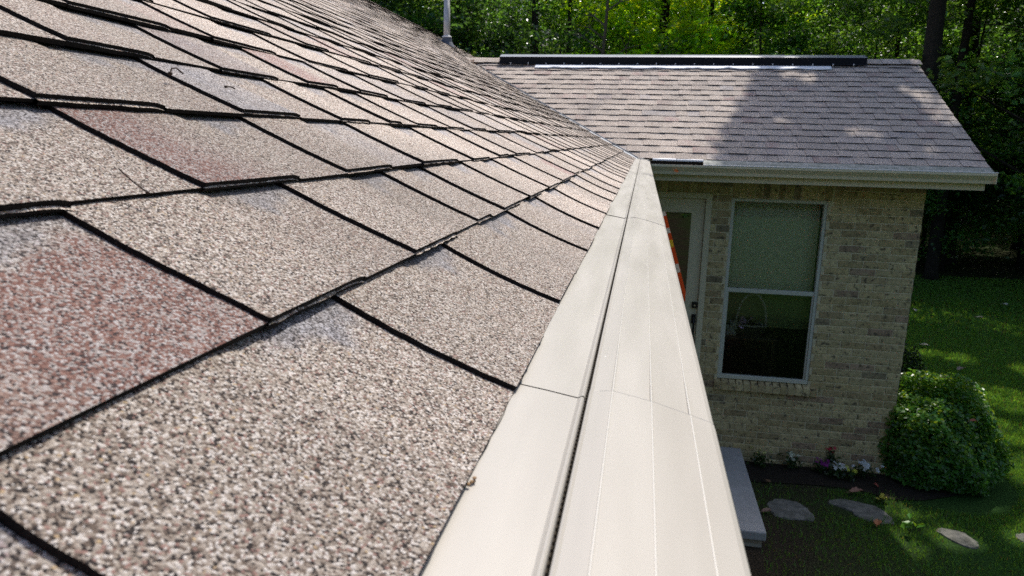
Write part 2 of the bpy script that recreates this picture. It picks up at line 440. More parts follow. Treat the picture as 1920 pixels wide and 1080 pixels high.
def fmain(s, u, h):   # s along the eave (+Y), u up the slope, h off the deck (0 = butt tops)
    return (-u * CS + h * SN, s, u * SN + h * CS)
def fwing(s, u, h):   # s along +X
    return (s, L + u * CS - h * SN, u * SN + h * CS)

GRAN = []   # near granule sites: (pos, colour weights)
rs = random.Random(11)
def build_roof(frame, ncourse, srange, slots_known, far_detail, seed, near=False, ulast=None):
    """laminated shingle courses: base ply and dragon teeth with real thickness"""
    rr = random.Random(seed)
    V = []; F = []; MI = []; T = []
    def grid(s0f, s1f, ulist, hfun, ns, tonef, mi=0):
        b0 = len(V)
        for iu, u in enumerate(ulist):
            for j in range(ns + 1):
                a = s0f(u) + (s1f(u) - s0f(u)) * j / ns
                V.append(frame(a, u, hfun(a, u))); T.append(tonef(a, u))
        n = ns + 1
        for iu in range(len(ulist) - 1):
            for j in range(ns):
                F.append((b0 + iu * n + j, b0 + iu * n + j + 1, b0 + (iu + 1) * n + j + 1, b0 + (iu + 1) * n + j)); MI.append(mi)
    for k in range(ncourse):
        u0 = k * W
        ply = PLY * (max(.42, min(1, 1 - (k - 6) * .07)) if near else 1)
        lo, hi = srange(u0)
        known = slots_known.get(k, [])
        segs = []   # (s0,s1,tooth)
        pos = min(lo, srange(u0 + W + .012)[0])
        lo2, hi2 = min(lo, srange(u0 + W + .012)[0]), max(hi, srange(u0 + W + .012)[1])
        pts = []
        if known:
            first = known[0][0]
            # random back to lo
            q = first; tmp = []
            while q > lo2:
                tw = rr.uniform(.14, .22); gw = rr.uniform(.10, .16)
                tmp.append((q - tw, q, True)); tmp.append((q - tw - gw, q - tw, False)); q -= tw + gw
            segs = tmp[::-1]
            for (gs, sl), nxt in zip(known, known[1:] + [(None, None)]):
                segs.append((gs, sl, False))
                if nxt[0]: segs.append((sl, nxt[0], True)); pos = nxt[0]
                else:
                    segs.append((sl, sl + .17, True)); pos = sl + .17
        while pos < hi2:
            gw = rr.uniform(.09, .18); tw = rr.uniform(.12, .24)
            segs.append((pos, pos + gw, False)); segs.append((pos + gw, pos + gw + tw, True)); pos += gw + tw
        wob = [(rr.uniform(0, 6.28), rr.uniform(3, 9), rr.uniform(.0003, .0011)) for _ in range(3)]
        for (a0, a1, tooth) in segs:
            a0 = max(a0, lo2 - 1e-6)
            slo, shi = srange(u0 + W)
            if a0 >= hi2 - .004 or a1 <= lo2: continue
            depth = max(.05, a0)
            close = near and a0 < 2.6 and k < 7
            dh = rr.uniform(-.0006, .0007); du = rr.uniform(-.0025, .0025) if k else rr.uniform(-.0008, .0008)
            ns = max(2, int((a1 - a0) / (.012 if close else .09)))
            nu = 20 if close else (4 if far_detail else 4)
            # tone: red / blue / value
            red = rr.random(); red = rr.uniform(.5, .9) if red > .88 else (rr.uniform(0, .3))
            blue = rr.uniform(.1, .5) if rr.random() > .9 else 0.0
            val = rr.uniform(.9, 1.08) * (1 if near else .9)  # wing shingles darkened overall to deepen the shade on that roof
            if near and k == 1 and tooth is False and a1 < .37: red, blue, val = 1.0, 0, .95
            if near and k == 1 and tooth and a1 > .2 and a0 < .36 and a0 < .2: red, blue, val = .95, 0, .92
            if near and k == 2 and tooth and .5 < a0 < .52: red, blue, val = 1.0, 0, .9
            if near and a0 < 1.6 and k < 4: red = min(red, .25)
            if near and k == 1 and tooth is False and a1 < .37: red, blue, val = 1.0, 0, .95
            if near and k == 1 and tooth and a1 > .2 and a0 < .36 and a0 < .2: red, blue, val = .95, 0, .92
            if near and k == 2 and tooth and .5 < a0 < .52: red, blue, val = 1.0, 0, .9
            if near and k == 0: red *= .3
            if near and k in (3,) and tooth and .75 < a0 < .8: blue = .6
            band = not tooth
            sag = .0030 if k == 0 else .0012
            jit = [rr.uniform(-.0011, .0011) for _ in range(24)]
            def sj(u, base, side):
                i = (u - u0) / W * 20
                i0 = int(max(0, min(22, i))); fr_ = i - i0
                return base + (jit[i0] * (1 - fr_) + jit[min(23, i0 + 1)] * fr_) * (1 if side else -1)
            def s0f(u): return max(sj(u, a0, 1), slo + (u - u0 - W) / W * (shi * 0 + 0) if False else a0 + 0 * u) if False else max(sj(u, a0, 1), srange(u)[0])
            def s1f(u): return min(sj(u, a1, 0), srange(u)[1])
            off = ply if tooth else 0.0
            wf = 1.0
            def hf(a, u):
                x = (u - u0) / W
                w_ = sum(A * sin(p_ + f_ * a) for p_, f_, A in wob)
                of = off * (1 - .7 * min(1, max(0, (a - (a1 - .022)) / .022)) ** 2)
                return -3.5 * ply + 3 * ply - 2 * ply * x + of - sag * 4 * max(0, x) * (1 - min(1, x)) + w_ + dh * (1 - x)
            def tf(a, u):
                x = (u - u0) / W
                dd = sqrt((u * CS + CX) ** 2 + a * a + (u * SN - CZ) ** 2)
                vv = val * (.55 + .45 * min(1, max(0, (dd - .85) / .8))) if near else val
                rd = red * (.75 + .25 * sin(a * 23 + k)); bl = blue
                xb = .72 + .07 * sin(a * 71 + k * 2.1) + .05 * sin(a * 163 + k)
                if band and x > xb:
                    e = min(1, (x - xb) / .16) * min(1, max(.25, (a - a0) / .035)); bl = max(bl, e * (.68 if near else .30)); rd *= 1 - e
                if tooth and near and k == 2 and .5 < a0 < .52: rd = max(0, 1.15 - .0 - (a - a0) / max(.01, a1 - a0) * 1.0)
                return (rd, bl, vv)
            ub = u0 + du
            us = [ub + (u0 + W + .012 - ub) * i / nu for i in range(nu + 1)]
            if s1f(ub) - s0f(ub) < .004 and s1f(us[-1]) - s0f(us[-1]) < .004: continue
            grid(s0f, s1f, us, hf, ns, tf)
            # butt face; on teeth the base ply peeps out as a thin lit ledge
            bot = -3.5 * ply + (2 * ply if k else .9 * ply)
            rgd = [(rr.uniform(-.0011, .0011) if close else 0) for _ in range(ns + 1)]
            led = (rr.uniform(.0012, .0034) if tooth and close and k else 0)
            rows = [(0.0, None)]
            b0 = len(V)
            nr = 4 if led else 2
            for j in range(ns + 1):
                a = s0f(ub) + (s1f(ub) - s0f(ub)) * j / ns
                ht = hf(a, ub); hb_ = ht - off
                V.append(frame(a, ub + rgd[j], ht)); T.append((0, 0, 1))
                if led:
                    l2 = led + rgd[(j * 7) % (ns + 1)]
                    V.append(frame(a, ub + rgd[j] + .0006, hb_)); T.append((0, 0, .8))
                    V.append(frame(a, ub - l2, hb_ - .0003)); T.append((0, 0, .8))
                    V.append(frame(a, ub - l2 + .001, bot)); T.append((0, 0, 1))
                else:
                    V.append(frame(a, ub + .001, bot)); T.append((0, 0, 1))
            for j in range(ns):
                for q in range(nr - 1):
                    F.append((b0 + nr * j + q, b0 + nr * j + q + 1, b0 + nr * (j + 1) + q + 1, b0 + nr * (j + 1) + q)); MI.append(0 if (led and q == 1) else 1)
            # near side of a tooth: the dark slot line
            if tooth:
                for fn in (s0f, s1f):
                    b0 = len(V)
                    for u in us:
                        a = fn(u)
                        V.append(frame(a, u, hf(a, u))); V.append(frame(a, u, hf(a, u) - ply * 1.15)); T.append((0, 0, 1)); T.append((0, 0, 1))
                    for j in range(len(us) - 1): F.append((b0 + 2 * j, b0 + 2 * j + 1, b0 + 2 * j + 3, b0 + 2 * j + 2)); MI.append(1)
            # granules on what lies near the lens
            if near and a0 < 1.9 and k < 8 and a1 > .05:
                GRAN.append((s0f, s1f, ub, u0 + W, hf, tf, max(a0, .05), a1, k))
    return V, F, MI, T

def add_granules(frame, V, F, MI, T, seed):
    rg = np.random.default_rng(seed)
    P = []; COL = []
    pals = []
    for p in (PAL, PALR, PALB):
        pals.append((np.cumsum([w_ for w_, _ in p]) / sum(w_ for w_, _ in p), np.array([c_ for _, c_ in p])))
    cam_p = np.array([CX, 0, CZ])
    sp = .00112
    ph = rg.uniform(0, 6.28, 8)
    for (s0f, s1f, ua, ub, hf, tf, a0, a1, k) in GRAN:
        na = int((a1 - a0) / sp) + 1; nu_ = int((ub - ua) / sp) + 1
        A, U = np.meshgrid(np.arange(na) * sp + a0, np.arange(nu_) * sp + ua)
        A = A + rg.uniform(-.5, .5, A.shape) * sp; U = U + rg.uniform(-.5, .5, U.shape) * sp
        A = A.ravel(); U = U.ravel()
        # distance fade and view cull
        X = -U * CS; Z = U * SN
        D = np.stack([X - CX, A, Z - CZ], -1)
        dist = np.linalg.norm(D, axis=1)
        z = D @ _f; xx = D @ _r2 / z; yy = D @ _u2 / z
        keep = (z > .05) & (np.abs(xx) < .80) & (np.abs(yy) < .50) & (rg.random(len(A)) < np.clip((1.75 - dist) / .75, 0, 1))
        A = A[keep]; U = U[keep]; dist = dist[keep]
        if not len(A): continue
        lo = np.array([s0f(u) for u in np.linspace(ua, ub, 24)]); hi = np.array([s1f(u) for u in np.linspace(ua, ub, 24)])
        q = np.linspace(ua, ub, 24)
        ok = (A > np.interp(U, q, lo) - .0006) & (A < np.interp(U, q, hi) + .0003)
        A = A[ok]; U = U[ok]
        # height and tone sampled on a coarse lattice, then interpolated
        ga = np.linspace(a0, a1, 24); gu = np.linspace(ua, ub, 24)
        Hh = np.array([[hf(a, u) for a in ga] for u in gu]); Tt = np.array([[tf(a, u) for a in ga] for u in gu])
        ia = np.clip((A - a0) / (a1 - a0) * 23, 0, 22.999); iu = np.clip((U - ua) / (ub - ua) * 23, 0, 22.999)
        i0 = ia.astype(int); j0 = iu.astype(int); fa = (ia - i0); fu = (iu - j0)
        def bil(G):
            fa_, fu_ = (fa, fu) if G.ndim == 2 else (fa[:, None], fu[:, None])
            return (G[j0, i0] * (1 - fa_) + G[j0, i0 + 1] * fa_) * (1 - fu_) + (G[j0 + 1, i0] * (1 - fa_) + G[j0 + 1, i0 + 1] * fa_) * fu_
        h = bil(Hh); tn = bil(Tt)
        patch = (np.sin(A * 61 + ph[0] + 2 * np.sin(U * 47 + ph[1])) * np.sin(U * 73 + ph[2] + 2 * np.sin(A * 39 + ph[3])) * .5 + .5)
        # worn strips close to cut edges keep fewer granules
        ed = np.minimum.reduce([A - np.interp(U, q, lo), U - ua])
        wear = rg.random(len(A)) < np.clip(.35 + ed / .008, 0, 1) * np.where(patch < .08, .75, 1)
        A, U, h, tn, patch = A[wear], U[wear], h[wear], tn[wear], patch[wear]
        n = len(A)
        pr = np.clip(tn[:, 0] * (tn[:, 0] + patch - .45) * 1.5, 0, 1) * .75; pb = np.clip(tn[:, 1] * (tn[:, 1] + patch - .45) * 1.5, 0, 1) * .85
        ch = rg.random(n); which = np.where(ch < pb, 2, np.where(ch < pb + pr * (1 - pb), 1, 0))
        col = np.zeros((n, 3))
        for w_ in range(3):
            mk = which == w_
            idx = np.searchsorted(pals[w_][0], rg.random(mk.sum()))
            col[mk] = pals[w_][1][np.clip(idx, 0, len(pals[w_][1]) - 1)]
        col *= np.array([1.80, 1.74, 1.66]) * rg.lognormal(0, .37, (n, 1)) * (1 + rg.normal(0, .09, (n, 1)) * np.array([1, .1, -1.2])) * (.92 + .2 * patch[:, None])
        hh = h + .00028
        pos = np.stack([-U * CS + hh * SN, A, U * SN + hh * CS], -1)
        P.append(pos); COL.append(np.clip(col, 0.004, .96))
    P = np.concatenate(P); COL = np.concatenate(COL); n = len(P)
    # squashed, randomly turned octahedra
    octv = np.array([[1, 0, 0], [0, 1, 0], [-1, 0, 0], [0, -1, 0], [0, 0, 1], [0, 0, -.6]], float)
    octf = np.array([[0, 1, 4], [1, 2, 4], [2, 3, 4], [3, 0, 4], [1, 0, 5], [2, 1, 5], [3, 2, 5], [0, 3, 5]])
    sz = rg.lognormal(math.log(.00066), .36, (n, 1))
    ax = rg.uniform(.7, 1.3, (n, 3)) * np.array([1, 1, .85])
    an = rg.uniform(0, 6.28, n)
    loc = octv[None] * (ax * sz)[:, None, :] + rg.normal(0, .00011, (n, 6, 3))
    ca, sa = np.cos(an)[:, None], np.sin(an)[:, None]
    x = loc[..., 0] * ca - loc[..., 1] * sa; y = loc[..., 0] * sa + loc[..., 1] * ca; zz = loc[..., 2]
    tl = rg.normal(0, .45, (n, 2)); zz = zz + x * tl[:, :1] + y * tl[:, 1:]
    # local (x along s, y along u, z normal) -> world
    wx = -y * CS + zz * SN; wy_ = x; wz = y * SN + zz * CS
    GV = (P[:, None, :] + np.stack([wx, wy_, wz], -1)).reshape(-1, 3)
    GF = (octf[None] + (np.arange(n) * 6)[:, None, None] + len(V)).reshape(-1, 3)
    GC = np.repeat(COL, 6, 0)
    Fq = np.array(F, np.int64)
    VV = np.concatenate([np.array(V), GV]); TT = np.concatenate([np.array(T), GC])
    MM = np.concatenate([np.array(MI), np.full(len(GF), 2)])
    return VV, [Fq, GF], MM, TT

GAPV = .045     # shingles stop short of the valley centre line
def sr_main(u):
    d = u * CS
    return (Y0, L + d - GAPV) if d < DW else (Y0, YEND)
def sr_wing(u):
    return (-u * CS + GAPV * .8, XR)
KN = {0: [(.0, .174), (.335, .465), (.615, .746), (.925, 1.111), (1.29, 1.413), (1.57, 1.704), (1.93, 2.07), (2.2, 2.316), (2.47, 2.606), (2.85, 2.99)],
      1: [(.10, .367), (.515, .639), (.80, .912), (1.0, 1.08), (1.23, 1.33), (1.49, 1.603), (1.77, 1.879), (2.10, 2.241)],
      2: [(.375, .508), (.67, .785), (.94, 1.074), (1.29, 1.406), (1.56, 1.676), (1.79, 1.902), (2.15, 2.269)],
      3: [(.365, .492), (.645, .783), (.93, 1.06), (1.18, 1.282), (1.35, 1.444), (1.6, 1.699), (1.84, 1.947)],
      4: [(.55, .672), (.81, .949), (1.11, 1.22), (1.35, 1.463), (1.63, 1.744), (1.92, 2.03)]}
NM = int(DM / CS / W)
V, F, MI, T = build_roof(fmain, NM, sr_main, KN, False, 21, near=True)
VV, FF, MM, TT = add_granules(fmain, V, F, MI, T, 3)
me = np_mesh('main_roof', VV, FF, [M['shingle'], M['asphalt'], M['granule']], MM, TT)
o = link('main_roof', me, house, (0, 0, -ZG))
main_roof = o

NW = int(DW / CS / W) + 1
V, F, MI, T = build_roof(fwing, NW, sr_wing, {}, True, 33)
me = np_mesh('wing_roof', np.array(V), [np.array(F)], [M['shingle'], M['asphalt']], MI, T)
wing_roof = link('wing_roof', me, house, (0, 0, -ZG))

# decks and the far slopes, so the roofs have bodies
mb = MB()
hd = -.028
def deck(frame, quad): mb.add([frame(s, u, hd) for s, u in quad], [tuple(range(len(quad)))])
deck(fmain, [(Y0, 0.02), (L, 0.02), (L + DW, DW / CS), (YEND, DW / CS), (YEND, DM / CS), (Y0, DM / CS)])
deck(fwing, [(0, 0.02), (XR - .02, 0.02), (XR - .02, DW / CS), (-DW, DW / CS)])
part(mb, 'roof_deck', M['asphalt'])
mb = MB()
zt = DM * T_SL
mb.quad((-DM, Y0, zt - .02), (-DM, YEND, zt - .02), (-2 * DM, YEND, -.02), (-2 * DM, Y0, -.02), col=(.1, 0, 1))
zt2 = DW * T_SL
mb.quad((-DW, L + DW, zt2 - .02), (XR, L + DW, zt2 - .02), (XR, L + 2 * DW, -.02), (0, L + 2 * DW, -.02), col=(.1, 0, 1))
mb.add([(0, L + 2 * DW, -.02), (0, YEND, -.02), (-DW, YEND, zt2 - .02), (-DW, L + DW, zt2 - .02)], [(0, 1, 2, 3)], col=(.1, 0, 1))
part(mb, 'far_roof_slope', M['shingle'], tone=True)

# ridge caps
def ridge_caps(name, p0, p1, half, z, n, axis):
    mb = MB(); rr = random.Random(4)
    for i in range(n):
        a0 = p0 + (p1 - p0) * i / n; a1 = p0 + (p1 - p0) * (i + 1) / n + .03
        dz = .004 + (.004 if True else 0)
        pr = [(-half, z - half * T_SL), (-.03, z - .010), (0, z), (.03, z - .010), (half, z - half * T_SL)]
        tone = (rr.uniform(0, .4), rr.uniform(0, .3), rr.uniform(.85, 1.05))
        if axis == 'x':
            fr0 = lambda s, a, b: (s, L + DW + a, b + (.006 if abs(s - a0) < 1e-6 else 0))
        else:
            fr0 = lambda s, a, b: (-DM + a, s, b + (.006 if abs(s - a0) < 1e-6 else 0))
        mb.sweep(pr, a0, a1, fr0, col=tone)
        mb.sweep([(x, y - .012) for x, y in pr], a0 - .001, a0, lambda s, a, b: fr0(a0 if s == a0 else a0 - .001, a, b + (.012 if s == a0 else 0)), mi=1, col=tone)
    return part(mb, name, [M['shingle'], M['asphalt']], tone=True)
ridge_caps('ridge_cap', -2.30, XR, .13, zt2 + .018, 27, 'x').name = 'ridge_cap'
ridge_caps('ridge_cap', Y0, YEND, .13, zt + .012, 90, 'y')

# ridge vent on the wing: raised cap, dark louvre face, white flange
YR = L + DW
mb = MB()
x0v, x1v = -1.87, 2.68
zr = zt2
def fv(s, a, b): return (s, YR + a, zr + b)
prof = [(-.155, -.030), (-.15, .022), (-.11, .040), (-.04, .060), (0, .068), (.04, .060), (.11, .040), (.15, .022), (.155, -.03)]
segs = 24
mb.sweep(prof[1:-1], x0v, x1v, fv, segs=segs)
rv = part(mb, 'ridge_vent', [M['venttop']])
mb = MB()
mb.sweep([(-.150, .021), (-.150, -.052), (-.140, -.052), (-.140, .021)], x0v, x1v, fv, closed=True)
mb.sweep([(.150, .021), (.150, -.052), (.140, -.052), (.140, .021)], x0v, x1v, fv, closed=True)
mb.add([fv(x0v, a, b) for a, b in prof[1:-1]] + [fv(x0v, -.15, -.05)], [(0, 1, 2, 3, 4, 5, 6)])
mb.add([fv(x1v, a, b) for a, b in prof[1:-1]], [(0, 1, 2, 3, 4, 5, 6)])
# foot flange lying on the shingles
for sgn in (-1,):
    mb.sweep([(-.150, -.050), (-.176, -.066), (-.176, -.070), (-.150, -.056)], x0v, x1v, fv, closed=True)
vf = sub(mb, 'louvre_face', M['ventdark'], rv)
for i in range(19):
    x = x0v + .15 + i * .236
    mb = MB(); mb.tube([(x, YR - .164, zr - .075), (x, YR - .168, zr - .058), (x, YR - .169, zr - .055)], [.008, .008, .004], 8)
    sub(mb, 'nail_head', M['whitemetal'], rv)
mb = MB()
rr = random.Random(9)
nseg = 60
vs = []
for i in range(nseg + 1):
    x = -1.38 + (2.26 + 1.38) * i / nseg
    w_ = .006 * sin(i * .9) + rr.uniform(-.004, .004)
    top, bot = .186, .272 + w_ * 1.6
    lift = .007 + abs(w_) * .9
    vs += [(x, YR - top, zr - top * T_SL + .014), (x, YR - bot, zr - bot * T_SL + .012 + lift), (x, YR - bot - .002, zr - bot * T_SL + .006 + lift * .4)]
fs = []
for i in range(nseg):
    for j in range(2): fs.append((i * 3 + j, i * 3 + j + 1, i * 3 + 4 + j, i * 3 + 3 + j))
mb.add(vs, fs)
part(mb, 'vent_flange', M['whitemetal'])

# plumbing vent pipe near the main ridge
pd, py = 28.71 * W * CS, 13.51
pz = pd * T_SL
mb = MB(); mb.tube([(-pd, py, pz - .1), (-pd, py, pz + .62), (-pd, py, pz + .625), (-pd, py, pz + 2.6)], [.058, .058, .052, .052], 20)
vp = part(mb, 'vent_pipe', M['galv'], smooth=True)
mb = MB(); mb.tube([(-pd + .02, py, pz - .09), (-pd, py, pz + .02), (-pd, py, pz + .105), (-pd, py, pz + .125)], [.14, .10, .088, .064], 20)
mb.sweep([(-.18, -.008), (-.18, .0), (.18, .0), (.18, -.008)], py - .16, py + .16, lambda s, a, b: fmain(s, pd / CS + a, b + .006), closed=True)
sub(mb, 'pipe_boot', M['boot'], vp, smooth=False)
mb = MB(); mb.tube([(-pd, py, pz + .112), (-pd, py, pz + .130), (-pd, py, pz + .137)], [.092, .086, .060], 20)
sub(mb, 'collar_sunspot', M['sunspot'], vp, smooth=True)  # white ring painted as the sunlit spot on the slate boot

# valley metal
mb = MB()
vs = []
for i in range(41):
    d = (DW - .02) * i / 40 - .02
    for off, up in ((-.09, .0), (-.055, .0), (0, 0), (.055, 0), (.09, 0)):
        # across the valley: main side is -x/-y, wing side +x/+y
        if off < 0: x, y = -d, L + d + off; z = d * T_SL
        else: x, y = -d + off, L + d; z = d * T_SL
        vs.append((x, y, z - .016 + (.010 if off == 0 else 0)))
fs = [(i * 5 + j, i * 5 + j + 1, i * 5 + 6 + j, i * 5 + 5 + j) for i in range(40) for j in range(4)]
mb.add(vs, fs)
mb.tube([(.03, L - .07, -.0), (-DW * .5, L + DW * .5 - .052, DW * .5 * T_SL + .004), (-DW + .3, L + DW - .3 - .052, (DW - .3) * T_SL + .004)], [.006, .006, .005], 6)
part(mb, 'valley_flashing', M['valley'])
mb = MB(); rr = random.Random(77)
for i in range(46):
    d = DW - .05 - abs(rr.gauss(0, .22)); x = -d + rr.uniform(-.03, .03); y = L + d - .03 + rr.uniform(-.04, .04); z = d * T_SL + .004
    a = rr.uniform(0, 6.28); l_ = rr.uniform(.015, .05)
    mb.add([(x, y, z), (x + l_ * cos(a), y + l_ * sin(a), z + .012), (x + l_ * cos(a + .5), y + l_ * sin(a + .5), z + .004)], [(0, 1, 2)])
litter = part(mb, 'leaf_litter', noise_mat('rusty_litter', [(.3, (.16, .07, .03)), (.7, (.30, .17, .09))], 60)); litter['kind'] = 'stuff'

# ---------------- main gutter with its cover
mb = MB()
fy = lambda s, a, b: (a, s, b)
YG = L - .02
body = [(.138, -.050), (.135, -.078), (.110, -.108), (.104, -.148), (.0, -.150), (-.012, -.150), (-.012, -.03), (-.008, -.03), (-.008, -.146), (.100, -.144), (.106, -.106), (.131, -.076), (.134, -.050)]
mb.sweep(body, Y0, L - .135, fy, closed=True)
gut = part(mb, 'gutter', M['cream'])
tag(gut, 'cream gutter under the near eave covered by a ribbed guard')
seams = [Y0, .484 - 1.219 * 1, .484, .484 + 1.219, .484 + 2.438, .484 + 3.657, .484 + 4.876, L - .12]
def rise(x):   # the hood falls outwards in flats between its ribs
    return float(np.interp(x, [.0545, .0575, .067, .0953, .1236, .1385, .1432], [-.0104, -.0101, -.0092, -.0147, -.0227, -.0272, -.0295]))
for i in range(len(seams) - 1):
    a, e = seams[i], seams[i + 1]
    dz = [.0, .0006, .0, .0012, .0004, .0011, .0002][i]
    mb = MB()
    fl = [(-.014, -.0015), (-.004, -.0035), (.0, -.0030), (.020, -.0060), (.0430, -.0100), (.0442, -.0094), (.0454, -.0086), (.0466, -.0084), (.0475, -.0092), (.0479, -.0108), (.0480, -.0190)]
    mb.sweep(fl, a + .0018, e - .0018, lambda s, p_, q_: (p_, s, q_ + dz), segs=8)
    sh = .018 if i < 4 else .0
    hood = [(.0495, -.0190), (.0496, -.0125), (.0504, -.0100), (.0516, -.0096), (.0530, -.0104)] + [(x, rise(x)) for x in (.0575, .0625, .067, .076, .086, .0953, .105, .115, .1236, .131, .1375)] + \
           [(.1405, -.0290), (.1420, -.0325), (.1424, -.0400), (.141, -.060), (.130, -.064)]
    mb.sweep(hood, a + sh + .0004, e + sh - .0004, lambda s, p_, q_: (p_, s, q_ + dz - (.0012 if s < a + sh + .001 else 0)), segs=8)
    for x in (.067, .0953, .1236):  # ribs get a lighter colour to stand for their bright highlight lines
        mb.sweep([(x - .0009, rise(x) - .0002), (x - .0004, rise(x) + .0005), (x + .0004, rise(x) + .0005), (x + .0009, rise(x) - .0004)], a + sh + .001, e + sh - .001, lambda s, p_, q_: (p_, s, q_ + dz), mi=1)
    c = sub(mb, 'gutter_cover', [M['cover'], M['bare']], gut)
    # burr of bare metal at the near end of each hood
    mb = MB()
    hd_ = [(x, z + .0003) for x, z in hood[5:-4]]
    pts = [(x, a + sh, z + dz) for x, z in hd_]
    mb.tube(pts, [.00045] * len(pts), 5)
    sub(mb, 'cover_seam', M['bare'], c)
mb = MB()
mb.sweep([(.0468, -.0172), (.0520, -.0172), (.0520, -.0195), (.0468, -.0195)], Y0, L - .13, fy, closed=True)
y = .2
while y < 3.4:
    mb.box(.0479, y, -.0171, .0487, y + .0030, -.0120, mi=0); y += .0062
sub(mb, 'drain_channel', [M['dark'], M['cover']], gut)
# a bit of debris on the cover
# fascia and soffit of the main eave
mb = MB()
mb.box(-.040, Y0, -.20, -.014, WY + .2, -.03)
mb.box(-.40, Y0, -.215, -.014, WY + .2, -.202)
part(mb, 'eave_trim', M['trim'])

# ---------------- wing gutter (open, lip coloured as sunlit)
mb = MB()
def fx(s, a, b): return (s, L - a, b)     # a = distance out from the eave
kp = [(.010, -.020), (.010, -.150), (.085, -.150), (.092, -.120), (.118, -.088), (.130, -.075), (.130, -.056), (.126, -.056), (.126, -.074), (.112, -.086), (.088, -.118), (.081, -.146), (.014, -.146), (.014, -.020)]
mb.sweep(kp, .128, XR + .012, fx, closed=True)
mb.box(XR + .009, L - .129, -.150, XR + .014, L - .01, -.05)
wg = part(mb, 'wing_gutter', M['trim'])
mb = MB()
mb.tube([(.66, L - .130, -.052), (XR + .014, L - .130, -.047)], [.0048, .0048], 8)
sub(mb, 'gutter_lip', M['lip'], wg)
mb = MB()
mb.sweep([(-.02, .0005), (.010, -.008), (.060, -.026), (.122, -.058), (.122, -.062), (.01, -.014)], .665, XR - .004, fx, closed=True)
sub(mb, 'gutter_apron', M['apron'], wg)
mb = MB()
mb.sweep([(-.03, .006), (.028, -.008), (.034, -.006), (.034, -.022), (.030, -.022), (.028, -.012), (-.03, .001)], .17, .668, fx, closed=True)
sub(mb, 'gutter_flange', M['whitemetal'], wg)
mb = MB()
mb.box(.13, L - .128, -.060, .66, L - .120, -.054)
sub(mb, 'gutter_front_edge', M['cream'], wg)
mb = MB()
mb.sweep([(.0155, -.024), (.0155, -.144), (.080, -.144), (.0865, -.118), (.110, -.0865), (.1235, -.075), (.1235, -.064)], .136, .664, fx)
sub(mb, 'gutter_shade_sheet', M['dark'], wg)  # dark sheet added inside the open gutter to stand for its shade
# corner miter end piece of the main cover
mb = MB()
mb.box(.02, L - .16, -.012, .075, L - .06, -.001); mb.box(.085, L - .125, -.022, .135, L - .07, -.012); mb.box(.060, L - .10, -.006, .085, L - .05, .004)
sub(mb, 'corner_patch', M['cream'], gut)
# fascia, soffit, rake boards
mb = MB()
mb.box(-.02, L - .012, -.218, XR - .03, L + .012, -.022)
mb.box(-.02, L + .012, -.218, XR - .03, WY - .02, -.205)
part(mb, 'wing_fascia', M['trim'])
mb = MB()
for sgn, ya, yb in ((1, L, YR), (-1, L + 2 * DW, YR)):
    za, zb_ = -.03, zt2 - .03
    for x in (XR - .06, XR - .035):
        pass
    mb.add([(XR - .06, ya, za), (XR - .03, ya, za), (XR - .03, yb, zb_), (XR - .06, yb, zb_), (XR - .06, ya, za - .17), (XR - .03, ya, za - .17), (XR - .03, yb, zb_ - .17), (XR - .06, yb, zb_ - .17)],
           [(0, 1, 2, 3), (4, 7, 6, 5), (0, 4, 5, 1), (1, 5, 6, 2), (2, 6, 7, 3), (3, 7, 4, 0)])
    mb.add([(XW, ya, za - .16), (XR - .06, ya, za - .16), (XR - .06, yb, zb_ - .16), (XW, yb, zb_ - .16)], [(0, 1, 2, 3)])
part(mb, 'rake_board', M['trim'])

# ---------------- brick wall of the wing
rw = random.Random(6)
BL, BH, MJ = .254, .0798, .0105
WX0, WX1, WZ0, WZ1, RAIL = 1.032, 1.997, -2.411, -.405, -1.402
DX1, DZ1 = .829, -.36
DX0 = -.24
openings = [(WX0, WX1, -2.535, WZ1), (DX0, DX1, ZG, DZ1)]
sold = [(WX0 - .0, 2.05, WZ1, WZ1 + .20), (DX0 - .02, .89, DZ1, DZ1 + .20)]
def brick_col():
    q = rw.random()
    if q < .55: c = (.61, .495, .265)
    elif q < .78: c = (.54, .425, .215)
    elif q < .90: c = (.46, .355, .19)
    elif q < .935: c = (.32, .26, .16)
    else: c = (.44, .31, .20)
    v = rw.uniform(.85, 1.12)
    return tuple(a * v for a in c)
mb = MB()
def brick(x0, z0, x1, z1, y=WY, c=None, proud=0.0):
    c = c or brick_col(); ch = .0045; dep = .011
    j = lambda: rw.uniform(-.0018, .0018)
    p = rw.uniform(-.002, .002) - proud
    o_ = [(x0 + j(), z0 + j()), (x1 + j(), z0 + j()), (x1 + j(), z1 + j()), (x0 + j(), z1 + j())]
    cx_, cz_ = (x0 + x1) / 2, (z0 + z1) / 2
    inn = [(a + (ch if a < cx_ else -ch), b_ + (ch if b_ < cz_ else -ch)) for a, b_ in o_]
    vs = [(a, y + p, b_) for a, b_ in inn] + [(a, y + p + .003, b_) for a, b_ in o_] + [(a, y + dep + .008, b_) for a, b_ in o_]
    fs = [(0, 1, 2, 3)]
    for k in range(4):
        k2 = (k + 1) % 4
        fs += [(4 + k, 4 + k2, k2, k), (8 + k, 8 + k2, 4 + k2, 4 + k)]
    mb.add(vs, fs, 0, c)
row = 0
z = ZG - .02
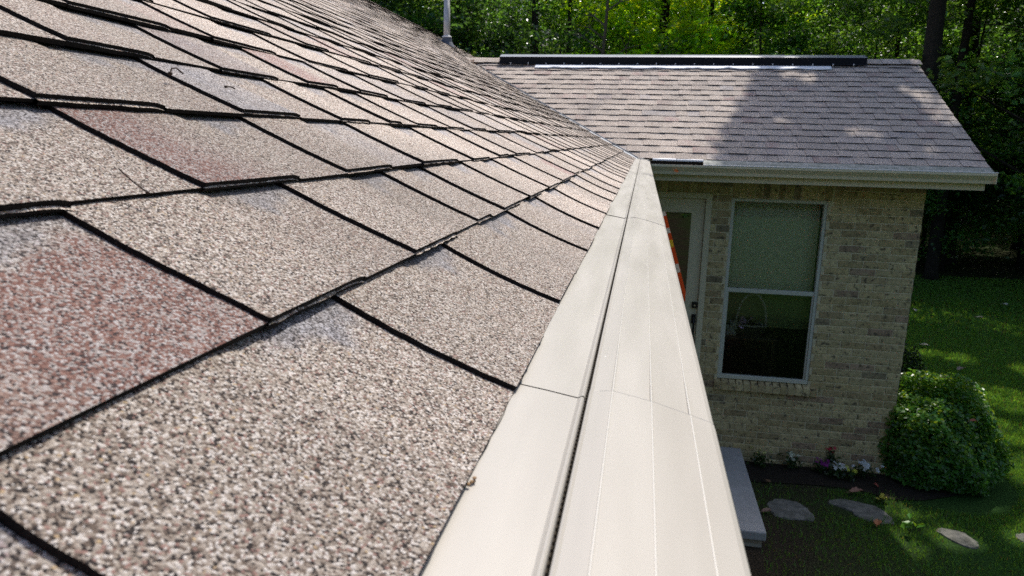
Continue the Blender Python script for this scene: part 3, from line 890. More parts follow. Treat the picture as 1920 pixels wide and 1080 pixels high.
while z < -.06:
    z1 = z + BH - MJ
    cuts = sorted([(a, e) for a, e, zb_, zt_ in openings + sold if z1 > zb_ + .012 and z < zt_ - .02])
    iv = []; cur = -.36
    for a, e in cuts:
        if a > cur: iv.append((cur, a))
        cur = max(cur, e)
    if cur < XW: iv.append((cur, XW))
    off = (0 if row % 2 else BL / 2) + rw.uniform(-.004, .004)
    for a, e in iv:
        k0 = int(math.floor((a - XW + off) / BL)) - 1
        x = XW + off + k0 * BL - BL
        while x < e:
            b0, b1 = max(x, a + (.006 if a > -.3 else 0)), min(x + BL - MJ, e - (.006 if e < XW - .01 else 0))
            if e >= XW - .01 and b1 > XW: b1 = XW
            if b1 - b0 > .03: brick(b0, z, b1, z1)
            x += BL
    z += BH; row += 1
for a, e, zb_, zt_ in sold:
    x = a + .004
    while x < e - .03:
        w_ = .0665
        brick(x, zb_ + .004, min(x + w_, e), zt_ - .004)
        x += w_ + .0105
# backing mortar sheet around the openings
ym = WY + .0065
for (xa, xb, za, zb_) in ((DX1, WX0, ZG, -.06), (WX1, XW - .004, ZG, -.06), (WX0, WX1, ZG, -2.535), (WX0, WX1, WZ1, -.06), (DX0, DX1, DZ1, -.06), (-.36, DX0, ZG, -.06)):
    mb.quad((xa, ym, za), (xb, ym, za), (xb, ym, zb_), (xa, ym, zb_), 1, (.4, .4, .3))
bw = part(mb, 'brick_wall', [M['brick'], M['mortar']], tone=True)
# the return wall, gable and the main house wall
mb = MB()
mb.quad((XW, WY + .002, ZG), (XW, L + 2 * DW - .45, ZG), (XW, L + 2 * DW - .45, -.2), (XW, WY + .002, -.2))
mb.add([(XW, L + .3, -.2), (XW, L + 2 * DW - .3, -.2), (XW, YR, zt2 - .15)], [(0, 1, 2)])
mb.quad((-.36, Y0, ZG), (-.36, WY, ZG), (-.36, WY, -.2), (-.36, Y0, -.2))
part(mb, 'side_wall', M['brick2'])
# rowlock sill
mb = MB()
x = WX0 - .03
while x < WX1 + .03:
    c = brick_col(); w_ = .068; j = rw.uniform(-.003, .003)
    y0 = WY - .045 + j
    mb.add([(x, y0, -2.530), (x + w_, y0, -2.530), (x + w_, WY + .03, -2.53), (x, WY + .03, -2.53), (x, y0, -2.440), (x + w_, y0, -2.440), (x + w_, WY + .06, -2.408), (x, WY + .06, -2.408)],
           [(0, 3, 2, 1), (4, 5, 6, 7), (0, 1, 5, 4), (1, 2, 6, 5), (2, 3, 7, 6), (3, 0, 4, 7)], 0, c)
    mb.box(x + w_, WY - .038, -2.526, x + w_ + .0105, WY + .05, -2.45, 1, (.4, .4, .3))
    x += w_ + .0105
part(mb, 'window_sill', [M['brick'], M['mortar']], tone=True, bevel=.004)

# window: frame > rail, glass, shade
win = part(MB(), 'window', M['winframe']) if False else None
mb = MB()
fw = .032
yA, yB = WY + .012, WY + .085
mb.box(WX0, yA, WZ1 - fw, WX1, yB, WZ1); mb.box(WX0, yA, WZ0, WX1, yB, WZ0 + .045)
mb.box(WX0, yA, WZ0 + .045, WX0 + fw, yB, WZ1 - fw); mb.box(WX1 - fw, yA, WZ0 + .045, WX1, yB, WZ1 - fw)
win = part(mb, 'window', M['winframe'], bevel=.004)
mb = MB(); mb.box(WX0 + fw + .001, yA + .012, RAIL - .022, WX1 - fw - .001, yB - .012, RAIL + .022)
mb.box(WX0 + fw + .001, yA + .018, WZ0 + .046, WX0 + fw + .018, yB - .02, RAIL - .023); mb.box(WX1 - fw - .018, yA + .018, WZ0 + .046, WX1 - fw - .001, yB - .02, RAIL - .023)
sub(mb, 'sash_rail', M['winframe'], win, bevel=.003)
mb = MB(); mb.quad((WX0 + fw, WY + .055, RAIL + .02), (WX1 - fw, WY + .055, RAIL + .02), (WX1 - fw, WY + .055, WZ1 - fw), (WX0 + fw, WY + .055, WZ1 - fw))
sub(mb, 'upper_pane', M['glass'], win)
mb = MB(); mb.quad((WX0 + fw, WY + .045, WZ0 + .045), (WX1 - fw, WY + .045, WZ0 + .045), (WX1 - fw, WY + .045, RAIL - .02), (WX0 + fw, WY + .045, RAIL - .02))
sub(mb, 'lower_pane', M['screenglass'], win)
mb = MB(); mb.box(WX0 + .01, WY + .24, RAIL - .01, WX1 - .01, WY + .243, WZ1)
sub(mb, 'roller_shade', M['shade'], win)
mb = MB(); mb.box(WX0 + .01, WY + .25, -1.83, WX1 - .01, WY + .253, RAIL + .02); mb.box(WX0 + .01, WY + .246, -1.85, WX1 - .01, WY + .258, -1.83)
sub(mb, 'shade_hem', M['shadehem'], win)

# door
mb = MB()
mb.box(DX1 - .065, WY - .008, ZG + .17, DX1 - .002, WY + .07, DZ1 - .001); mb.box(DX0, WY - .008, DZ1 - .062, DX1 - .066, WY + .07, DZ1 - .001)
mb.box(DX0, WY - .008, ZG + .17, DX0 + .06, WY + .07, DZ1 - .063)
door = part(mb, 'door', M['trim'], bevel=.005)
mb = MB()
dl, dr, dt, db = DX0 + .062, DX1 - .068, DZ1 - .066, ZG + .18
gl, gr_, gt, gb = -.02, .625, -.58, ZG + .45
yd0, yd1 = WY + .030, WY + .075
mb.box(gr_, yd0, db, dr, yd1, dt); mb.box(dl, yd0, db, gl, yd1, dt); mb.box(gl, yd0, gt, gr_, yd1, dt); mb.box(gl, yd0, db, gr_, yd1, gb)
sub(mb, 'door_leaf', M['trim'], door)
mb = MB(); mb.quad((gl, WY + .03 + .012, gb), (gr_, WY + .042, gb), (gr_, WY + .042, gt), (gl, WY + .042, gt))
sub(mb, 'door_pane', M['doorglass'], door)
mb = MB(); mb.box(.700, WY + .006, -1.625, .757, WY + .029, -1.560)
mb.tube([(.728, WY + .006, -1.592), (.728, WY - .004, -1.592)], [.022, .02], 14)
sub(mb, 'deadbolt', M['metaldark'], door)
mb = MB(); mb.tube([(.728, WY - .0045, -1.595), (.728, WY - .0075, -1.595)], [.009, .009], 12)
sub(mb, 'keyhole', M['chrome'], door)
mb = MB(); mb.box(.705, WY + .012, -1.80, .752, WY + .029, -1.70); mb.box(.705, WY + .012, -2.10, .752, WY + .029, -2.02)
mb.tube([(.728, WY + .01, -1.72), (.728, WY - .03, -1.735), (.728, WY - .045, -1.78), (.728, WY - .045, -2.0), (.728, WY - .03, -2.05), (.728, WY + .01, -2.06)], [.012] * 6, 10)
sub(mb, 'handle', M['metaldark'], door)

# dim room behind the glass
mb = MB()
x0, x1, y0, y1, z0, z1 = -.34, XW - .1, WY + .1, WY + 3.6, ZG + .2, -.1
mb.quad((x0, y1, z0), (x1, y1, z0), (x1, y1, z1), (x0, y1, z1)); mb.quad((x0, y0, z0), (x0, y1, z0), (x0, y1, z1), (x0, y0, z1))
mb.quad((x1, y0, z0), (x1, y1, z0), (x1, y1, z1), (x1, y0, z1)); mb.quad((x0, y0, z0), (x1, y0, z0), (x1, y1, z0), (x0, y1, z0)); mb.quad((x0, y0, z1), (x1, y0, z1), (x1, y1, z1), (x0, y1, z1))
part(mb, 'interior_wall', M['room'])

# ------------------------------------------------------------------ things in the room: table, basket, ornament
tb = tag(empty('side_table', (1.30, WY + .33, ZG + .2)), 'dark wooden table standing indoors behind the lower window pane', 'table')
mb = MB(); mb.box(-.30, -.24, 1.20, .36, .32, 1.235); mb.build('table_top', M['table'], tb, bevel=.006)
for sx, sy in ((-.26, -.2), (.32, -.2), (-.26, .28), (.32, .28)):
    mb = MB(); mb.tube([(sx, sy, .0), (sx, sy, 1.199)], [.018, .026], 8); mb.build('leg', M['table'], tb)
bk = tag(empty('flower_basket', (1.36, WY + .135, ZG + 1.436)), 'wicker basket of pink flowers with a tall arched handle behind the window', 'basket')
mb = MB()
ring = []
prof = [(.115, 0), (.135, .05), (.145, .10), (.155, .135), (.148, .14), (.13, .1), (.11, .02)]
n = 20
for r_, z_ in prof: ring += [(r_ * 1.05 * cos(2 * pi * k / n), r_ * .50 * sin(2 * pi * k / n), z_) for k in range(n)]
mb.add(ring, [(i * n + k, i * n + (k + 1) % n, (i + 1) * n + (k + 1) % n, (i + 1) * n + k) for i in range(len(prof) - 1) for k in range(n)] + [tuple(range(n - 1, -1, -1))])
mb.build('basket_body', M['darkwicker'], bk)
mb = MB()
mb.tube([(.16 * cos(pi - pi * i / 16), .012 * sin(i * 2.1), .12 + .37 * sin(pi * i / 16) ** .85) for i in range(17)], [.014] * 17, 8)
mb.tube([(.16 * cos(pi - pi * i / 16), -.012 * sin(i * 2.1), .12 + .37 * sin(pi * i / 16) ** .85) for i in range(17)], [.010] * 17, 8)
mb.tube([(.165 * cos(2 * pi * i / 24), .08 * sin(2 * pi * i / 24), .14 + .004 * sin(i * 2)) for i in range(25)], [.010] * 25, 6)
mb.build('handle', M['wicker'], bk)
def leaves_mb(n, cfun, size, colf, seed, mat, name, parent=None, up=.6, loc=(0, 0, 0)):
    rg = np.random.default_rng(seed)
    P = cfun(rg, n); V, Fq, Tn = leaf_arrays(P, size, colf(rg, len(P)), rg, up)
    o = link(name, np_mesh(name, V, Fq, mat, None, Tn), parent, loc)
    return o
def leaf_arrays(P, size, col, rg, up=.6, aspect=.62, outward=None):
    n = len(P)
    nv = rg.normal(0, 1, (n, 3)); nv[:, 2] = np.abs(nv[:, 2]) + up
    if outward is not None: nv = nv + outward
    nv /= np.linalg.norm(nv, axis=1, keepdims=True)
    d = rg.normal(0, 1, (n, 3)); d -= (d * nv).sum(1, keepdims=True) * nv; d /= np.linalg.norm(d, axis=1, keepdims=True) + 1e-9
    s_ = np.cross(nv, d)
    sz = size * rg.uniform(.65, 1.35, (n, 1))
    fold = rg.uniform(-.05, .22, (n, 1))
    v0 = P - d * sz * .5; v2 = P + d * sz * .5 - nv * sz * rg.uniform(0, .25, (n, 1))
    v1 = P + s_ * sz * aspect * .5 + nv * sz * fold - d * sz * .06; v3 = P - s_ * sz * aspect * .5 + nv * sz * fold - d * sz * .06
    V = np.stack([v0, v1, v2, v3], 1).reshape(-1, 3)
    i = np.arange(n) * 4
    F = np.concatenate([np.stack([i, i + 1, i + 2], 1), np.stack([i, i + 2, i + 3], 1)])
    return V, F, np.repeat(col, 4, 0)
def jitcol(base, amt=.25):
    b_ = np.array(base)
    return lambda rg, n: np.clip(b_ * rg.uniform(1 - amt, 1 + amt, (n, 1)) * rg.uniform(.9, 1.1, (n, 3)), 0, 1)
leaves_mb(60, lambda rg, n: rg.normal(0, 1, (n, 3)) * np.array([.075, .05, .035]) + np.array([-.02, 0, .16]), .05, jitcol((.03, .06, .02)), 1, M['bushleaf'], 'basket_leaves', bk)
def blossom(c, r0_, col, rg, parent, i):
    # one five petalled flower head on a short stalk eye
    Vs = [c + np.array([0, 0, .002])]; Fs = []
    tl = rg.normal(0, .3, 2); tl[1] -= .35
    for p in range(5):
        a = 2 * pi * p / 5 + i; r_ = r0_ * rg.uniform(.85, 1.15)
        b_ = len(Vs)
        for q in (np.array([r_ * .8 * cos(a - .5), r_ * .8 * sin(a - .5), .004]), np.array([r_ * 1.15 * cos(a), r_ * 1.15 * sin(a), 0]), np.array([r_ * .8 * cos(a + .5), r_ * .8 * sin(a + .5), .004])):
            q = c + q; q[2] -= (q[0] - c[0]) * tl[0] - (q[1] - c[1]) * -tl[1]; Vs.append(q)
        Fs += [(0, b_, b_ + 1), (0, b_ + 1, b_ + 2)]
    cc = np.clip(np.array(col) * rg.uniform(.85, 1.1), 0, 1)
    link('blossom', np_mesh('blossom', np.array(Vs), np.array(Fs), M['petal'], None, np.tile(cc, (len(Vs), 1))), parent)
_rg = np.random.default_rng(2)
for i in range(14):
    blossom(np.array([_rg.normal(-.055, .055), _rg.normal(-.055, .02), _rg.normal(.20, .03)]), .024, (.95, .66, .9), _rg, bk, i)
orn = tag(empty('plush_ornament', (1.155, WY + .135, ZG + 1.436)), 'small white fluffy ornament beside the flower basket behind the window', 'ornament')
mb = MB()
def ball(mb, c, r, n=12, m_=8, sq=(1, 1, 1), col=None):
    vs = [(c[0], c[1], c[2] + r * sq[2])]
    for i in range(1, m_):
        t_ = pi * i / m_
        vs += [(c[0] + r * sq[0] * sin(t_) * cos(2 * pi * k / n), c[1] + r * sq[1] * sin(t_) * sin(2 * pi * k / n), c[2] + r * sq[2] * cos(t_)) for k in range(n)]
    vs.append((c[0], c[1], c[2] - r * sq[2]))
    fs = [(0, 1 + k, 1 + (k + 1) % n) for k in range(n)]
    for i in range(m_ - 2):
        fs += [(1 + i * n + k, 1 + (i + 1) * n + k, 1 + (i + 1) * n + (k + 1) % n, 1 + i * n + (k + 1) % n) for k in range(n)]
    l_ = len(vs) - 1
    fs += [(l_, 1 + (m_ - 2) * n + (k + 1) % n, 1 + (m_ - 2) * n + k) for k in range(n)]
    mb.add(vs, fs, 0, col)
ball(mb, (0, 0, .055), .05, sq=(.9, .8, 1.1)); ball(mb, (.01, -.01, .135), .036); ball(mb, (-.04, -.02, .03), .026); ball(mb, (.035, -.02, .03), .026); ball(mb, (-.015, 0, .168), .013); ball(mb, (.035, 0, .168), .013)
ball(mb, (-.045, -.015, .10), .02, sq=(1, 1, 1.5)); ball(mb, (.05, -.015, .10), .02, sq=(1, 1, 1.5))
mb.build('ornament_body', new_mat('white_plush', (.55, .53, .52), .95, .1), orn, smooth=True)

# ------------------------------------------------------------------ porch slab, stones
mb = MB(); mb.box(-.33, 6.075, -3.305, 1.352, 7.888, -3.215)
slab = tag(mb.build('porch_slab', M['conc'], bevel=.012), 'grey concrete porch slab at the foot of the brick wall and door', 'slab')
mb = MB(); mb.box(-.33, 6.10, ZG - .02, 1.325, 7.888, -3.306); mb.build('footing', M['brick2'], slab)
ST = {'broken grey stepping stone nearest the porch slab, half sunk in thin grass':
      [(1.5, 6.94), (1.58, 7.04), (1.69, 7.08), (1.84, 7.01), (1.9, 6.89), (1.92, 6.75), (1.9, 6.68), (1.8, 6.69), (1.64, 6.65), (1.55, 6.68), (1.49, 6.8)],
      'long flat stepping stone in front of the bush, second from the porch':
      [(2.13, 7.14), (2.18, 7.19), (2.39, 7.19), (2.57, 7.12), (2.63, 7.05), (2.68, 6.86), (2.63, 6.78), (2.47, 6.78), (2.35, 6.86), (2.25, 7.03), (2.13, 7.06)],
      'sunlit pitted stepping stone in the lawn, third from the porch':
      [(2.98, 6.76), (3.1, 6.82), (3.23, 6.78), (3.31, 6.64), (3.3, 6.53), (3.22, 6.48), (3.13, 6.54), (3.05, 6.63)],
      'pale stepping stone at the right, farthest from the porch':
      [(3.7, 6.81), (3.76, 6.87), (3.86, 6.88), (3.9, 6.82), (3.95, 6.74), (3.84, 6.66), (3.72, 6.70)]}
rst = random.Random(3)
for lab, pts in ST.items():
    mb = MB(); n = len(pts)
    # smooth the outline
    P2 = []
    for i in range(n):
        a = np.array(pts[i]); b_ = np.array(pts[(i + 1) % n])
        for t_ in (.25, .5, .75): P2.append(a * (1 - t_) + b_ * t_ + np.array([rst.uniform(-.012, .012), rst.uniform(-.012, .012)]))
    cc = np.mean(P2, 0); n = len(P2)
    rings = [(1.0, -.03), (1.0, .004), (.96, .014), (.55, .019)]
    vs = []
    for s_, h_ in rings: vs += [(cc[0] + (p[0] - cc[0]) * s_, cc[1] + (p[1] - cc[1]) * s_, ZG + h_ + rst.uniform(-.003, .003)) for p in P2]
    vs.append((cc[0], cc[1], ZG + .019))
    fs = [(i * n + k, i * n + (k + 1) % n, (i + 1) * n + (k + 1) % n, (i + 1) * n + k) for i in range(3) for k in range(n)] + [(3 * n + k, 3 * n + (k + 1) % n, 4 * n) for k in range(n)]
    mb.add(vs, fs)
    tag(mb.build('stepping_stone', M['stone']), lab, 'stone', 'stepping stones across the lawn')

# ------------------------------------------------------------------ grass
def grass():
    rg = np.random.default_rng(8)
    def field(n, x0, x1, y0, y1, hgt, wid):
        P = np.stack([rg.uniform(x0, x1, n), rg.uniform(y0, y1, n)], 1)
        x, y = P[:, 0], P[:, 1]
        ok = ~((x < XW + .06) & (y > 7.5)) & ~((x < 1.36) & (y > 6.06))
        ok &= ~((x > 1.3) & (x < 2.75) & (y > 7.40)) & ~(((x - 3.45) / .75) ** 2 + ((y - 8.05) / .9) ** 2 < 1)
        thin = np.clip((x - 1.4) / 1.9, 0.09, 1) * (.55 + .45 * np.sin(x * 3.1 + 1.3 * np.sin(y * 2.3)) * np.sin(y * 2.7 + x))
        ok &= rg.random(n) < np.clip(thin + .25 * (y > 9), .10, 1)
        for pts in ST.values():
            c_ = np.mean(pts, 0); sx = (max(p[0] for p in pts) - min(p[0] for p in pts)) / 2 * .9; sy = (max(p[1] for p in pts) - min(p[1] for p in pts)) / 2 * .85
            ok &= ((x - c_[0]) / sx) ** 2 + ((y - c_[1]) / sy) ** 2 > 1
        P = P[ok]; n = len(P)
        h = hgt * rg.uniform(.5, 1.3, n); an = rg.uniform(0, 6.28, n); w_ = wid * rg.uniform(.7, 1.3, n)
        ln = rg.normal(0, .45, (n, 2)) * h[:, None]
        b0 = np.stack([P[:, 0] - np.cos(an) * w_, P[:, 1] - np.sin(an) * w_, np.full(n, ZG)], 1)
        b1 = np.stack([P[:, 0] + np.cos(an) * w_, P[:, 1] + np.sin(an) * w_, np.full(n, ZG)], 1)
        tp = np.stack([P[:, 0] + ln[:, 0], P[:, 1] + ln[:, 1], ZG + h], 1)
        base = np.array([.080, .195, .030]); c = base * rg.uniform(.7, 1.35, (n, 1)) * rg.uniform(.9, 1.12, (n, 3))
        dry = rg.random(n) < .07; c[dry] = np.array([.13, .105, .045]) * rg.uniform(.7, 1.2, (dry.sum(), 1))
        V = np.stack([b0, b1, tp], 1).reshape(-1, 3); F = np.arange(n * 3).reshape(-1, 3)
        return V, F, np.repeat(c, 3, 0)
    out = [field(150000, 1.3, 6.0, 5.4, 9.5, .045, .0035), field(150000, 3.0, 10.5, 9.2, 15, .055, .008), field(110000, 3.5, 15, 15, 21.5, .06, .014)]
    k = 0; Vs, Fs, Ts = [], [], []
    for V, F, T_ in out: Vs.append(V); Fs.append(F + k); Ts.append(T_); k += len(V)
    o = link('grass', np_mesh('grass', np.concatenate(Vs), np.concatenate(Fs), M['grass'], None, np.concatenate(Ts)))
    tag(o, 'mown green lawn beside the house', 'grass', kind='stuff')
grass()

# ------------------------------------------------------------------ bushes
def bush(name, loc, R, hgt, n, leaf, label, seed, base=(.065, .185, .030)):
    rg = np.random.default_rng(seed)
    t = tag(empty(name, loc), label, 'bush')
    d = rg.normal(0, 1, (n, 3)); d /= np.linalg.norm(d, axis=1, keepdims=True)
    d[:, 2] = np.abs(d[:, 2]) * 1.0 - .12 * (rg.random(n) < .35)
    lump = 1 + .10 * np.sin(5 * d[:, 0] + 2 * d[:, 2] + seed) * np.sin(4.3 * d[:, 1] + 3 * d[:, 2]) + .06 * np.sin(11 * d[:, 0] + 9 * d[:, 1]) * np.sin(12 * d[:, 2])
    rad = lump * (1 - np.abs(rg.normal(0, .10, n)))
    P = np.stack([d[:, 0] * R * rad, d[:, 1] * R * rad, .06 + np.clip(d[:, 2] * hgt * rad * .98 + .02, 0, 9) + 0.0 * rad], 1)
    low = P[:, 2] < .25 * hgt
    P[low, :2] *= (.80 + .8 * (P[low, 2:3] / hgt))
    col = jitcol(base, .35)(rg, n)
    sunlit_top = rg.random(n) < .30 * (d[:, 2] > .3); col[sunlit_top] = np.array([.14, .26, .03]) * rg.uniform(.8, 1.2, (sunlit_top.sum(), 1))  # yellower leaves on the upper side, colouring in the sunlit top
    V, F, Tn = leaf_arrays(P, leaf, col, rg, .25, .66, outward=d * 1.1)
    link('foliage', np_mesh('foliage', V, F, M['bushleaf'], None, Tn), t)
    mb = MB(); rr = random.Random(seed)
    for i in range(9):
        a = rr.uniform(0, 6.28); l_ = rr.uniform(.5, .8)
        mb.tube([(0.03 * cos(a), .03 * sin(a), 0), (R * .3 * cos(a), R * .3 * sin(a), hgt * .35), (R * l_ * cos(a + .2), R * l_ * sin(a + .2), hgt * l_)], [.016, .011, .004], 6)
    mb.build('stem', M['bark'], t)
    return t
bush('round_bush', (3.42, 8.08, ZG), .70, 1.07, 22000, .048, 'large round glossy green bush at the right corner of the brick wall', 5)
bush('small_bush', (3.62, 9.75, ZG), .40, .92, 6000, .045, 'small dark bush beside the gable wall, behind the large round bush', 6, base=(.02, .05, .012))

# ------------------------------------------------------------------ bedding flowers
def flower(x, y, n, col, R, h, label, seed, leafn=70):
    rg = np.random.default_rng(seed)
    t = tag(empty('bedding_flower', (x, y, ZG + .012)), label, 'flower', 'bedding flowers along the brick wall')
    mb = MB(); rr = random.Random(seed)
    for i in range(7):
        a = rr.uniform(0, 6.28); mb.tube([(0, 0, 0), (R * .4 * cos(a), R * .4 * sin(a), h * .5), (R * .8 * cos(a), R * .8 * sin(a), h * .85)], [.004, .003, .002], 5)
    mb.build('stem', new_mat('green_stem', (.05, .10, .03), .6), t)
    P = rg.normal(0, 1, (leafn, 3)) * np.array([R * .55, R * .55, h * .22]) + np.array([0, 0, h * .5])
    V, F, Tn = leaf_arrays(P, .05, jitcol((.03, .07, .018))(rg, leafn), rg, 1.0)
    link('leaves', np_mesh('leaves', V, F, M['bushleaf'], None, Tn), t)
    for i in range(n):
        blossom(np.array([rg.normal(0, R * .55), rg.normal(0, R * .55), h * rg.uniform(.75, 1.05)]), .019, col, rg, t, i)
flower(1.56, 7.78, 6, (.62, .62, .22), .10, .17, 'sparse pale yellow bedding flower nearest the porch slab', 1)
flower(1.90, 7.80, 11, (.72, .76, .58), .09, .17, 'pale cream bedding flower below the window, second from the porch slab', 2)
flower(2.21, 7.78, 10, (.30, .03, .26), .09, .13, 'dark magenta bedding flower in front of the red one', 3)
flower(2.31, 7.87, 7, (.75, .05, .12), .06, .25, 'tall red bedding flower close against the brick wall', 4)
flower(2.37, 7.68, 17, (.80, .84, .80), .09, .15, 'white bedding flower next to the magenta one', 5)
flower(2.47, 7.62, 6, (.66, .72, .10), .04, .16, 'small yellow green bedding flower between the two white ones', 6, 40)
flower(2.64, 7.74, 22, (.80, .85, .86), .10, .18, 'white bedding flower nearest the large round bush', 7)
flower(2.66, 7.22, 7, (.75, .66, .10), .05, .05, 'low yellow flower at the end of the long stepping stone', 8, 20)
# sprout in the sunlit patch
sp = tag(empty('weed_sprout', (2.72, 6.62, ZG)), 'bright green weed sprout standing in the sunlit grass patch', 'weed')
leaves_mb(9, lambda rg, n: rg.normal(0, 1, (n, 3)) * np.array([.03, .03, .03]) + np.array([0, 0, .13]), .085, jitcol((.10, .24, .03)), 3, M['bushleaf'], 'leaves', sp, 1.0)
mb = MB(); mb.tube([(0, 0, 0), (.01, 0, .07), (0, .01, .14)], [.005, .004, .003], 6); mb.build('stem', M['bark'], sp)

# ------------------------------------------------------------------ fallen leaves
def dry_leaf(x, y, z, size, col, label, seed, rx=.2, group='fallen leaves on the lawn'):
    rr = random.Random(seed); mb = MB()
    n = 9; vs = [(0, 0, .1 * size)]
    for i in range(n * 2):
        a = 2 * pi * i / (n * 2); r_ = size * (.5 if i % 2 == 0 else .36) * (1.15 if abs(a - pi) < .7 else .9)
        vs.append((r_ * cos(a), r_ * .7 * sin(a), size * (.10 + .16 * abs(sin(a)) + rr.uniform(-.03, .08))))
    mb.add(vs, [(0, 1 + i, 1 + (i + 1) % (2 * n)) for i in range(2 * n)], 0, col)
    mb.tube([(-.45 * size, 0, .12 * size), (-.8 * size, .05 * size, .1 * size)], [.02 * size, .015 * size], 5, col=col)
    o = mb.build('fallen_leaf', M['dryleaf'], tone=True, loc=(x, y, z))
    o.rotation_euler = (rr.uniform(-rx, rx), rr.uniform(-rx, rx), rr.uniform(0, 6.28))
    return tag(o, label, 'leaf', group)
G0 = ZG + .03
for i, (x, y, s_, col, lab) in enumerate([
        (1.57, 7.37, .10, (.26, .16, .09), 'brown fallen leaf on the dark mulch near the porch slab'),
        (1.47, 6.72, .10, (.40, .24, .17), 'pinkish fallen leaf at the near edge of the broken stone'),
        (2.46, 7.33, .15, (.42, .22, .15), 'long pinkish fallen leaf between the white flowers and the long stone'),
        (2.47, 6.70, .12, (.55, .22, .10), 'orange fallen leaf in front of the long stone'),
        (2.70, 7.55, .07, (.45, .12, .08), 'small red fallen leaf under the white flowers by the bush'),
        (6.08, 16.41, .14, (.62, .56, .46), 'pale fallen leaf far back on the lawn, leftmost'),
        (8.39, 17.6, .18, (.70, .66, .60), 'whitish fallen leaf farthest right on the lawn'),
        (7.25, 16.1, .14, (.60, .52, .40), 'pale fallen leaf in the far sunlit strip of lawn'),
        (5.22, 13.46, .16, (.62, .55, .44), 'cream fallen leaf beside the wall corner on the middle lawn'),
        (5.29, 12.07, .16, (.36, .27, .23), 'brown grey fallen leaf on the lawn above the large bush'),
        (5.08, 10.93, .15, (.58, .55, .52), 'grey white fallen leaf on the lawn right of the large bush')]):
    dry_leaf(x, y, G0 + (.025 if y > 9 else 0), s_, col, lab, i)
dry_leaf(3.42, 8.02, ZG + 1.12, .10, (.40, .33, .28), 'grey brown fallen leaf resting on top of the large bush', 40, group='leaves caught above the ground')
dry_leaf(3.50, 7.46, ZG + .86, .09, (.38, .12, .08), 'reddish fallen leaf caught on the front of the large bush', 41, group='leaves caught above the ground')
o = dry_leaf(.405, L - .145, -.118, .055, (.75, .22, .06), 'small orange leaf stuck to the wing gutter face', 42, group='leaves caught above the ground')
o.rotation_euler = (radians(70), .3, .2)
# tiny twigs on the shingles
def twig(u, s, pts, label, bud, thick=.0009):
    mb = MB()
    P = [fmain(s + a, u + b_, .004 + h_) for a, b_, h_ in pts]
    mb.tube(P, [thick] * len(P), 6)
    ball(mb, P[0], bud, 8, 6, (1.3, 1, .9))
    o = mb.build('twig', new_mat('dry_twig', (.045, .025, .016), .9))
    return tag(o, label, 'twig', 'bits of twig on the shingles')
twig(3.55 * W, .752, [(0, 0, 0), (.004, .003, .005), (.013, .004, .006), (.022, .0, .002)], 'curved dry twig with a dark bud on the upper shingles', .0024)
twig(3.42 * W, .835, [(0, 0, 0), (.006, -.003, .002), (.011, -.006, .001)], 'tiny straight twig to the right of the curved twig', .0018)
twig(1.93 * W, .425, [(0, 0, .002), (-.001, .012, .004), (-.004, .022, .008)], 'thin stalk crossing a shingle edge below the reddish shingle', .0012, .0005)

mb = MB(); rr = random.Random(2)
for i in range(4):
    ball(mb, (rr.uniform(-.002, .002), rr.uniform(-.004, .004), .0008 + .0006 * i), .0012, 7, 5, (rr.uniform(.7, 1.3), rr.uniform(.8, 1.5), rr.uniform(.5, .9)))
tag(mb.build('debris_crumb', noise_mat('moss_crumb', [(.3, (.16, .09, .04)), (.7, (.34, .22, .11))], 300), loc=(.0015, .326, -.0025)), 'small brown crumb of moss between the shingle edge and the gutter cover', 'debris')
# ------------------------------------------------------------------ the ladder leaning on the eave (seen in the door glass)
lad = tag(empty('extension_ladder', (1.22, -.52, ZG)), 'orange fibreglass extension ladder leaning on the eave, mirrored in the door glass', 'ladder')
top_h = 4.35; ang = math.atan2(3.38, 1.06)
dirv = np.array([-cos(ang), 0, sin(ang)]); per = np.array([sin(ang), 0, cos(ang)])
def lbox(mb, t0, t1, y0, y1, p0, p1, mi=0):
    vs = []
    for t_ in (t0, t1):
        for y_ in (y0, y1):
            for p_ in (p0, p1):
                q = dirv * t_ + per * p_; vs.append((q[0], y_, q[2]))
    mb.add(vs, [(0, 1, 3, 2), (4, 6, 7, 5), (0, 4, 5, 1), (2, 3, 7, 6), (0, 2, 6, 4), (1, 5, 7, 3)], mi)
for y_ in (.20, -.20):
    mb = MB(); lbox(mb, 0, top_h, y_ - .016, y_ + .016, -.04, .04)
    r_ = mb.build('rail', M['orange'], lad, bevel=.004)
    if y_ > 0:
        for t_, l_, mname in ((2.02, .14, 'white'), (1.62, .12, 'white'), (1.30, .16, 'yellow'), (.7, .2, 'white')):
            mb = MB(); lbox(mb, t_, t_ + l_, y_ + .0165, y_ + .0185, -.036, .036); mb.build('sticker', M[mname], r_)
t_ = .3
while t_ < top_h - .1:
    mb = MB(); q = dirv * t_; mb.tube([(q[0], -.183, q[2]), (q[0], .183, q[2])], [.017, .017], 10); mb.build('rung', M['alu'], lad); t_ += .305

